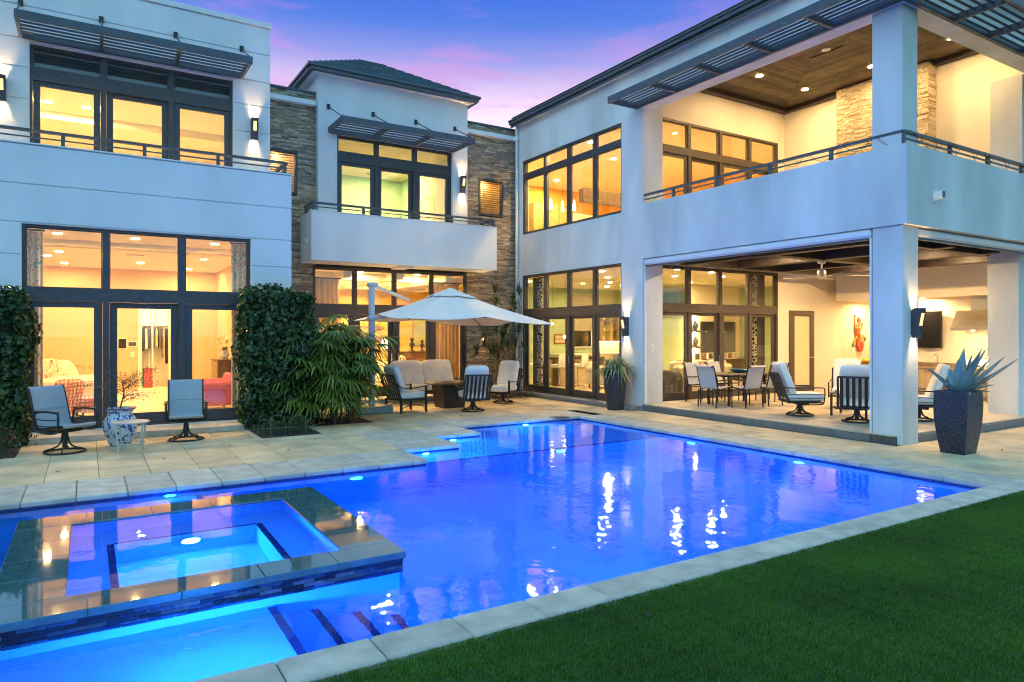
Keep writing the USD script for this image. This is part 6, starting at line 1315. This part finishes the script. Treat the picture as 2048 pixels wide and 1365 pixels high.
t = thing('painting', 'pale sea green abstract painting on the golden wall', 'painting', (10.47, 23.19, 1.35)); b = B(); b.bx(-.30, .30, -.03, 0, 0, .98); part(t, 'canvas', b, mat('sea_paint', (.30, .44, .34), .7, col2=(.55, .58, .36), scale=3., stretch=(1, 1, 3), detail=6.)); b = B(); [b.bx(*q) for q in ((-.32, -.30, -.04, 0, -.02, 1.0), (.30, .32, -.04, 0, -.02, 1.0), (-.30, .30, -.04, 0, .98, 1.0), (-.30, .30, -.04, 0, -.02, 0))]; part(t, 'frame', b, OAK)
t = thing('table_lamp', 'lit table lamp with a cream shade beside the sideboard', 'lamp', (8.4, 21.4, .85)); b = B(); b.lathe([(.001, 0), (.09, 0), (.05, .03), (.06, .18), (.02, .34), (.012, .50)], n=20); part(t, 'base', b, CHROME, 40); b = B(); b.lathe([(.15, .45), (.11, .80), (.105, .80), (.145, .45)], n=28); part(t, 'lamp_shade', b, emit('shade_glow', (1.0, .72, .36), 3.2), 40)
t = thing('lamp_table', 'small dark side table under the lit lamp', 'table', (8.4, 21.4, .12)); b = B(); b.bx(-.25, .25, -.25, .25, .68, .73, bev=.005); part(t, 'top', b, WALNUT); 
for sx in (-1, 1):
    for sy in (-1, 1): b = B(); b.bx(sx * .22 - .02, sx * .22 + .02, sy * .22 - .02, sy * .22 + .02, 0, .68); part(t, 'leg', b, WALNUT)
FISH = mat('fish_paint', (.30, .24, .14), .4, var=.4, scale=14.)
for (x, z, a, lab) in ((8.70, 2.02, .05, 'upper mounted fish on the golden wall'), (8.85, 1.62, -.35, 'middle mounted fish on the golden wall, nose down'), (8.30, 1.75, -.3, 'lower left mounted fish on the golden wall')):
    t = thing('mounted_fish', lab, 'wall fish', (x, 23.15, z)); b = B(); M = rot((0, 1, 0), a); q = np.linspace(0, 1, 12); b.tube(np.column_stack([-.32 + .64 * q, 0 * q, 0 * q]), .095 * np.sin(PI * np.clip(q * .92 + .04, 0, 1)) ** .8 + .006, 12); v, f = b.get(); v[:, 1] *= .4; part(t, 'body', (v @ M[:3, :3].T, f), FISH, True); b = B(); b.poly([(-.30, 0), (-.44, .12), (-.40, 0), (-.44, -.12)], 'y', -.008, .008); v, f = b.get(); part(t, 'tail', (v @ M[:3, :3].T, f), FISH)
t = thing('sofa', 'white sofa seen through the sitting room doors', 'sofa', (7.9, 20.0, .12), 0); b = B(); b.bx(-.75, .75, -.4, .4, .08, .42, bev=.04); part(t, 'base', b, DUVET); b = B(); b.bx(-.75, .75, .2, .45, .42, .80, bev=.06); part(t, 'back', b, DUVET)
for sx in (-1, 1): b = B(); b.bx(sx * .67 - .1, sx * .67 + .1, -.4, .3, .42, .62, bev=.05); part(t, 'arm', b, DUVET)
t = thing('glass_sphere', 'openwork round ornament in front of the sideboard', 'ornament', (8.62, 20.6, .95)); b = B()
for k in range(8): an = np.linspace(0, 2 * PI, 25)[:-1]; M = rot((0, 0, 1), k * PI / 8); b.tube((np.column_stack([.14 * np.cos(an), 0 * an, .14 * np.sin(an)])) @ M[:3, :3].T, .008, 5, closed=True)
part(t, 'ball', b, CEILY, True); t2 = thing('pedestal', 'low wooden stand under the openwork ornament', 'stand', (8.62, 20.6, .12)); b = B(); b.lathe([(.001, 0), (.18, 0), (.05, .06), (.05, .6), (.2, .66), (.2, .69), (.001, .69)], n=24); part(t2, 'column', b, OAK, 40)
# aqua upper room
t = thing('wall_mirror', 'ornate cream framed mirror on the aqua wall', 'mirror', (9.18, 19.75, 4.35)); b = B(); b.bx(-.02, 0, -.52, .52, 0, 1.7); part(t, 'glass', b, mat('mirror_glass', (.6, .62, .58), .08, 1.0)); fr = []
for i in range(90):
    u = i / 90 * (2 * 1.04 + 2 * 1.7); p = (-.52 + u, 0) if u < 1.04 else ((.52, u - 1.04) if u < 2.74 else ((.52 - (u - 2.74), 1.7) if u < 3.78 else (-.52, 1.7 - (u - 3.78)))); b = B() if i % 90 == 0 else b; b.sq((-.03, p[0] + rng.uniform(-.03, .03), p[1] + rng.uniform(-.03, .03)), (.03, .06, .06), .8, 6)
part(t, 'frame', b, CEILY, True)
# right wing living room and kitchen
CRS = mat('cream_leather', (.60, .52, .36), .6, var=.05)
t = thing('sofa', 'cream leather sofa with its back to the patio doors', 'sofa', (14.35, 13.45, .15)); b = B(); b.bx(-1.1, 1.1, -.42, .45, .06, .42, bev=.04); part(t, 'base', b, CRS); b = B(); b.bx(-1.1, 1.1, -.45, -.22, .42, .80, bev=.07); part(t, 'back', b, CRS)
for k in range(3): b = B(); b.sq((-.70 + k * .70, -.18, .74), (.34, .13, .18), (.5, .4), 12); part(t, 'back_cushion', b, CRS, True)
for sx in (-1, 1): b = B(); b.bx(sx * 1.02 - .12, sx * 1.02 + .12, -.42, .45, .42, .64, bev=.06); part(t, 'arm', b, CRS)
t = thing('pillow', 'black and cream patterned cushion at the left end of the leather sofa', 'pillow', (13.3, 13.75, .75)); b = B(); b.sq((0, 0, .16), (.2, .08, .2), (.7, .7), 12, rot((0, 0, 1), .6)); part(t, 'cover', b, TRELLIS, True)
t = thing('blanket', 'dark grey fringed throw over the left end of the leather sofa', 'blanket', (13.12, 13.3, .15)); b = B(); b.sq((0, 0, .32), (.16, .52, .36), (.5, .3), 14); part(t, 'cloth', b, mat('grey_throw', (.08, .075, .065), .95, var=.3, scale=30.), True)
MW = (17.85, 20.6)
t = thing('media_wall', 'panelled niche wall with lit shelves around the living room screen', 'shelving', (19.2, 17.1, .15)); b = B(); b.bx(MW[0], MW[1], 17.08, 17.16, .15, 3.52); part(t, 'panel', b, CEILY, world=True)
for z in (1.32, 1.88): b = B(); b.bx(17.86, 18.45, 16.82, 17.079, z - .03, z + .03); sh = part(t, 'shelf', b, WALNUT, world=True); b = B(); b.disc((18.12, 16.95, z - .034), .04, h=.006); part(sh, 'lamp', b, DOWN, world=True)
b = B(); b.bx(17.86, 18.45, 16.82, 17.079, 2.46, 2.52); sh = part(t, 'shelf', b, WALNUT, world=True); b = B(); b.disc((18.12, 16.95, 2.456), .04, h=.006); part(sh, 'lamp', b, DOWN, world=True)
for (z, c, lab) in ((1.91, (.04, .08, .24), 'blue vase on the top lit shelf'), (1.35, (.10, .08, .06), 'dark ornament on the lower lit shelf')):
    t = thing('vase', lab, 'vase', (18.15, 16.95, z)); b = B(); b.lathe([(.001, 0), (.05, 0), (.09, .12), (.10, .20), (.04, .30), (.05, .33)], n=20); part(t, 'body', b, mat('vase_' + str(int(z * 100)), c, .2), 40); b = B(); b.lathe([(.05, .33), (.055, .335), (.04, .335)], n=20); part(t, 'rim', b, BLUEG, 40)
t = thing('television', 'large dark television on the living room wall behind the patio doors', 'television', (19.4, 17.0, 1.11)); b = B(); b.bx(-.90, .90, 0, .06, 0, 1.12, bev=.008); part(t, 'frame', b, BLACKM); b = B(); b.bx(-.88, .88, -.004, -.001, .02, 1.10); part(t, 'display', b, mat('screen_black', (.012, .011, .012), .12))
t = thing('media_console', 'long dark console below the living room television', 'console', (18.9, 16.75, .15)); b = B(); b.bx(-1.6, 1.6, -.22, .22, .06, .70); part(t, 'carcass', b, WALNUT); b = B(); b.bx(-1.62, 1.62, -.24, .24, .70, .74); part(t, 'top', b, WALNUT)
for k in range(4): b = B(); b.bx(-1.58 + k * .79, -.81 + k * .79, -.235, -.221, .10, .68, bev=.004); part(t, 'door', b, WALNUT)
for k, (x, lab) in enumerate(((17.9, 'leftmost white framed photo on the living room console'), (18.2, 'wooden framed photo, second from the left on the console'), (18.55, 'dark centred framed photo in the middle of the console'), (19.55, 'white framed photo to the right of the door mullion on the console'), (19.85, 'narrow white framed photo at the right end of the console'))):
    t = thing('photo_frame', lab, 'picture frame', (x, 16.62, .89), 0, 'framed photos on the console'); w = .13 if k < 4 else .07; b = B(); [b.bx(*q) for q in ((-w, w, 0, .02, 0, .03), (-w, w, 0, .02, .21, .24), (-w, -w + .03, 0, .02, .03, .21), (w - .03, w, 0, .02, .03, .21))]; part(t, 'frame', b, (WHITE, OAK, WHITE, WHITE, WHITE)[k]); b = B(); b.bx(-w + .03, w - .03, .008, .014, .03, .21); part(t, 'print', b, mat(f'print_{k}', ((.2, .14, .09), (.4, .2, .1), (.06, .05, .05), (.35, .12, .10), (.4, .35, .3))[k], .4, var=.5, scale=20.))
for k, (x, z, lab) in enumerate(((16.9, 2.54, 'white coral ornament on the ledge above the living room'), (17.6, 2.54, 'pale starfish ornament on the ledge above the living room'))):
    t = thing('coral', lab, 'ornament', (x, 16.9, z)); b = B()
    for i in range(9): a = PI * i / 8; b.tube([(0, 0, .02), (.1 * math.cos(a), .02, .02 + .1 * math.sin(a)), (.22 * math.cos(a), 0, .02 + .2 * math.sin(a))], [.02, .014, .008], 5)
    part(t, 'branches', b, WHITE, True); b = B(); b.lathe([(.001, 0), (.09, 0), (.07, .03), (.001, .035)], n=16); part(t, 'foot', b, WHITE)
wbox(RW, 'ledge', GREEN, 15.2, 17.84, 16.7, 17.15, 2.46, 2.535); wbox(RW, 'interior_wall', GREEN, 15.2, 17.84, 17.08, 17.15, .15, 2.458)
t = thing('kitchen_island', 'dark topped kitchen island on square wooden legs', 'kitchen island', (13.5, 18.0, .15)); b = B(); b.bx(-1.0, 1.0, -.5, .5, .82, .90, bev=.006); part(t, 'top', b, mat('dark_granite', (.05, .04, .03), .2, var=.4, scale=50.)); b = B(); b.bx(-.5, .95, -.1, .45, 0, .82); part(t, 'cabinet', b, CRS)
for (x, y) in ((-.9, -.4), (.9, -.4), (-.9, .4)): b = B(); b.bx(x - .08, x + .08, y - .08, y + .08, 0, .82); part(t, 'leg', b, WALNUT)
_st = []
for k, (x, y, lab) in enumerate(((12.55, 17.35, 'white bar stool at the left corner of the kitchen island'), (13.2, 17.25, 'white bar stool at the middle of the kitchen island'), (12.3, 18.3, 'white bar stool nearest the trellis curtain'))):
    if _st: copy(_st[0], (x, y, .15), .4 * k, lab, 'bar stool', 'white bar stools at the island'); continue
    t = thing('bar_stool', lab, 'bar stool', (x, y, .15), 0, 'white bar stools at the island'); _st.append(t); b = B(); b.sq((0, 0, .64), (.22, .22, .06), (.5, .4), 12); part(t, 'seat', b, WHITE, True); b = B(); b.sheet(bend([(-.20, .66), (-.24, .80), (-.25, .98)], 4), -.20, .20, .04); part(t, 'backrest', b, WHITE, 30); b = B(); b.tube([(0, 0, .03), (0, 0, .6)], .025, 10); part(t, 'column', b, CHROME); b = B(); b.lathe([(.001, .03), (.2, .015), (.22, 0)], n=24); part(t, 'base', b, CHROME, 30)
for k, (x, y, z) in enumerate(((13.45, 19.0, 2.13), (13.4, 18.2, 1.70))):
    t = thing('starburst_pendant', ('starburst pendant lamp near the top of the kitchen door', 'lower starburst pendant lamp over the kitchen island')[k], 'pendant lamp', (x, y, z)); b = B()
    for i in range(36): n_ = np.array([rng.gauss(0, 1) for _ in range(3)]); n_ /= np.linalg.norm(n_); b.tube([n_ * .03, n_ * .17], .003, 4)
    part(t, 'rays', b, CHROME); b = B(); b.sq((0, 0, 0), (.05, .05, .05), 1, 10); part(t, 'bulb', b, emit('pendant_bulb', (1, .85, .55), 22.0), True); b = B(); b.tube([(0, 0, .04), (0, 0, 3.52 - z)], .004, 5); part(t, 'cord', b, BLACKM)
t = thing('roman_shade', 'black and white chevron roman shade over the kitchen window', 'blind', (16.2, 20.9, 1.9)); LOOK['chevron'] = usdkit.material(stage, '/World/Looks/chevron', {'g': ('geometry', {}), 'w': ('wave_texture', {'scale': 5.5, 'distortion': 0.0, 'bands_direction': 'diagonal'}), 'sx': ('separate_xyz', {}), 'pp': ('math', {'math_type': 'pingpong', 'value2': .09}), 'ad': ('math', {'math_type': 'add'}), 'fr': ('math', {'math_type': 'pingpong', 'value2': .055}), 'gt': ('math', {'math_type': 'greater_than', 'value2': .027}), 'm': ('mix', {'color1': (.04, .04, .04), 'color2': (.62, .58, .48)}), 'p': ('principled_bsdf', {'roughness': .9})}, [('g.position', 'sx.vector'), ('sx.x', 'pp.value1'), ('pp.value', 'ad.value1'), ('sx.z', 'ad.value2'), ('ad.value', 'fr.value1'), ('fr.value', 'gt.value1'), ('gt.value', 'm.fac'), ('m.color', 'p.base_color')], surface='p.BSDF')
for k in range(6): b = B(); b.bx(-.48, .48, -.03 - .01 * (k % 2), 0, k * .23, (k + 1) * .23 - .004); part(t, 'fold', b, LOOK['chevron'])
t = thing('kitchen_window', 'dark kitchen window under the chevron shade', 'window', (16.2, 20.95, 1.3)); b = B(); b.bx(-.45, .45, -.03, 0, 0, .6); part(t, 'pane', b, mat('dark_window', (.03, .03, .025), .1)); b = B(); [b.bx(*q) for q in ((-.5, -.45, -.04, 0, -.05, .6), (.45, .5, -.04, 0, -.05, .6), (-.45, .45, -.04, 0, -.05, 0))]; part(t, 'frame', b, WHITE)
t = thing('glass_cabinet', 'glazed wall cabinet with lit shelves in the kitchen', 'cabinet', (17.6, 20.8, 1.5)); b = B(); b.bx(-.60, .60, .13, .15, 0, 1.2); part(t, 'back', b, LIME)
for x in (-.6, -.2, .2, .6): b = B(); b.bx(x - .02, x + .02, -.17, .13, 0, 1.2); part(t, 'stile', b, OAK)
for k in range(4): b = B(); b.bx(-.58, .58, -.15, .13, k * .39 + .0, k * .39 + .02); part(t, 'shelf', b, OAK)
for k in range(9): b = B(); b.lathe([(.03, 0), (.06, .05), (.05, .14), (.045, .14)], (-.5 + .4 * (k % 3) + .1, 0, .02 + .39 * (k // 3)), 12); part(t, 'glassware', b, mat('clear_ware', (.6, .6, .5), .1), 30)
b = B(); b.bx(-.55, .55, -.1, .1, -.02, -.004); part(t, 'under_light', b, emit('strip_glow', (1, .82, .5), 9.0))
t = thing('kitchen_base_cabinets', 'cream base cabinets with pale counter under the kitchen window', 'kitchen counter', (16.6, 20.6, .15)); b = B(); b.bx(-1.9, 1.9, -.3, .35, .08, .86); part(t, 'carcass', b, CRS); b = B(); b.bx(-1.92, 1.92, -.33, .35, .86, .90); part(t, 'counter_top', b, WHITE)
for k in range(6): b = B(); b.bx(-1.88 + k * .63, -1.27 + k * .63, -.318, -.301, .12, .84, bev=.005); part(t, 'door', b, CRS)
t = thing('framed_sign', 'small red framed sign on the kitchen wall', 'sign', (15.2, 20.99, 1.43)); b = B(); b.bx(-.24, .24, -.02, 0, 0, .32); part(t, 'board', b, CRS); b = B(); [b.bx(*q) for q in ((-.26, -.22, -.03, 0, -.02, .34), (.22, .26, -.03, 0, -.02, .34), (-.22, .22, -.03, 0, .30, .34), (-.22, .22, -.03, 0, -.02, .02))]; part(t, 'frame', b, mat('red_frame', (.25, .06, .03), .5))
b = B(); [b.bar((-.16 + k * .035, -.022, .12 + .03 * (k % 2)), (-.14 + k * .035, -.022, .22 - .02 * (k % 3)), .006, .012) for k in range(10)]; part(t, 'lettering', b, mat('red_frame', (.25, .06, .03), .5))
t = thing('wall_oven', 'tall dark cabinet with a built in steel oven by the trellis curtain', 'oven', (12.3, 20.6, .15)); b = B(); b.bx(-.4, .4, -.3, .35, 0, 2.9); part(t, 'cabinet', b, WALNUT); b = B(); b.bx(-.33, .33, -.325, -.301, .75, 1.75); part(t, 'oven_door', b, STEEL)
for z in (.85, 1.33): b = B(); b.bx(-.26, .26, -.33, -.326, z, z + .32); part(t, 'oven_glass', b, mat('screen_black', (.012, .011, .012), .12))
armchair('cream leather armchair inside the near kitchen door', (13.3, 16.2, .15), .5, CRS, .8)
# golden upper room
t = thing('bar_cabinet', 'olive bar cabinet with glass doors in the golden upper room', 'cabinet', (14.1, 20.2, 3.97)); OLV = mat('olive_paint', (.13, .12, .06), .5); b = B(); b.bx(-.75, .75, -.2, .25, 1.0, 2.45); part(t, 'carcass', b, OLV); b = B(); b.bx(-.78, .78, -.32, .25, 0, .98); part(t, 'base', b, OLV)
for k in range(4): b = B(); b.bx(-.72 + k * .365, -.38 + k * .365, -.215, -.201, 1.04, 2.40, bev=.004); d = part(t, 'door', b, mat('olive_glass', (.22, .22, .10), .25, var=.2)); b = B(); b.tube([(-.66 + k * .365, -.1, 1.05), (-.66 + k * .365, -.1, 1.3)], .03, 8); part(d, 'bottle', b, BLACKM)
for k, (x, z) in enumerate(((13.04, 6.10), (13.52, 6.06), (14.0, 6.14))):
    t = thing('pendant_lamp', ('left', 'middle', 'right')[k] + ' slim glass pendant lamp in the golden upper room', 'pendant lamp', (x, 18.5, z)); b = B(); b.lathe([(.03, .16), (.045, 0), (.05, -.16), (.04, -.18), (.001, -.18)], n=16); part(t, 'glass', b, emit('pendant_glass', (1, .84, .55), 7.0), 40); b = B(); b.tube([(0, 0, .16), (0, 0, .24)], .03, 10); part(t, 'cap', b, CHROME); b = B(); b.tube([(0, 0, .24), (0, 0, 7.118 - z)], .004, 5); part(t, 'cord', b, BLACKM)
t = thing('interior_door', 'white panelled door in the golden upper room', 'door', (16.0, 20.44, 3.97)); b = B(); b.bx(-.5, .5, -.05, 0, 0, 2.2); part(t, 'leaf', b, WHITE); b = B(); [b.bx(*q) for q in ((-.62, -.5, -.07, 0, 0, 2.32), (.5, .62, -.07, 0, 0, 2.32), (-.5, .5, -.07, 0, 2.2, 2.32))]; part(t, 'casing', b, WHITE)
wbox(RW, 'wood_valance', WALNUT, 12.6, 18.1, 16.2, 16.4, 5.75, 6.15)
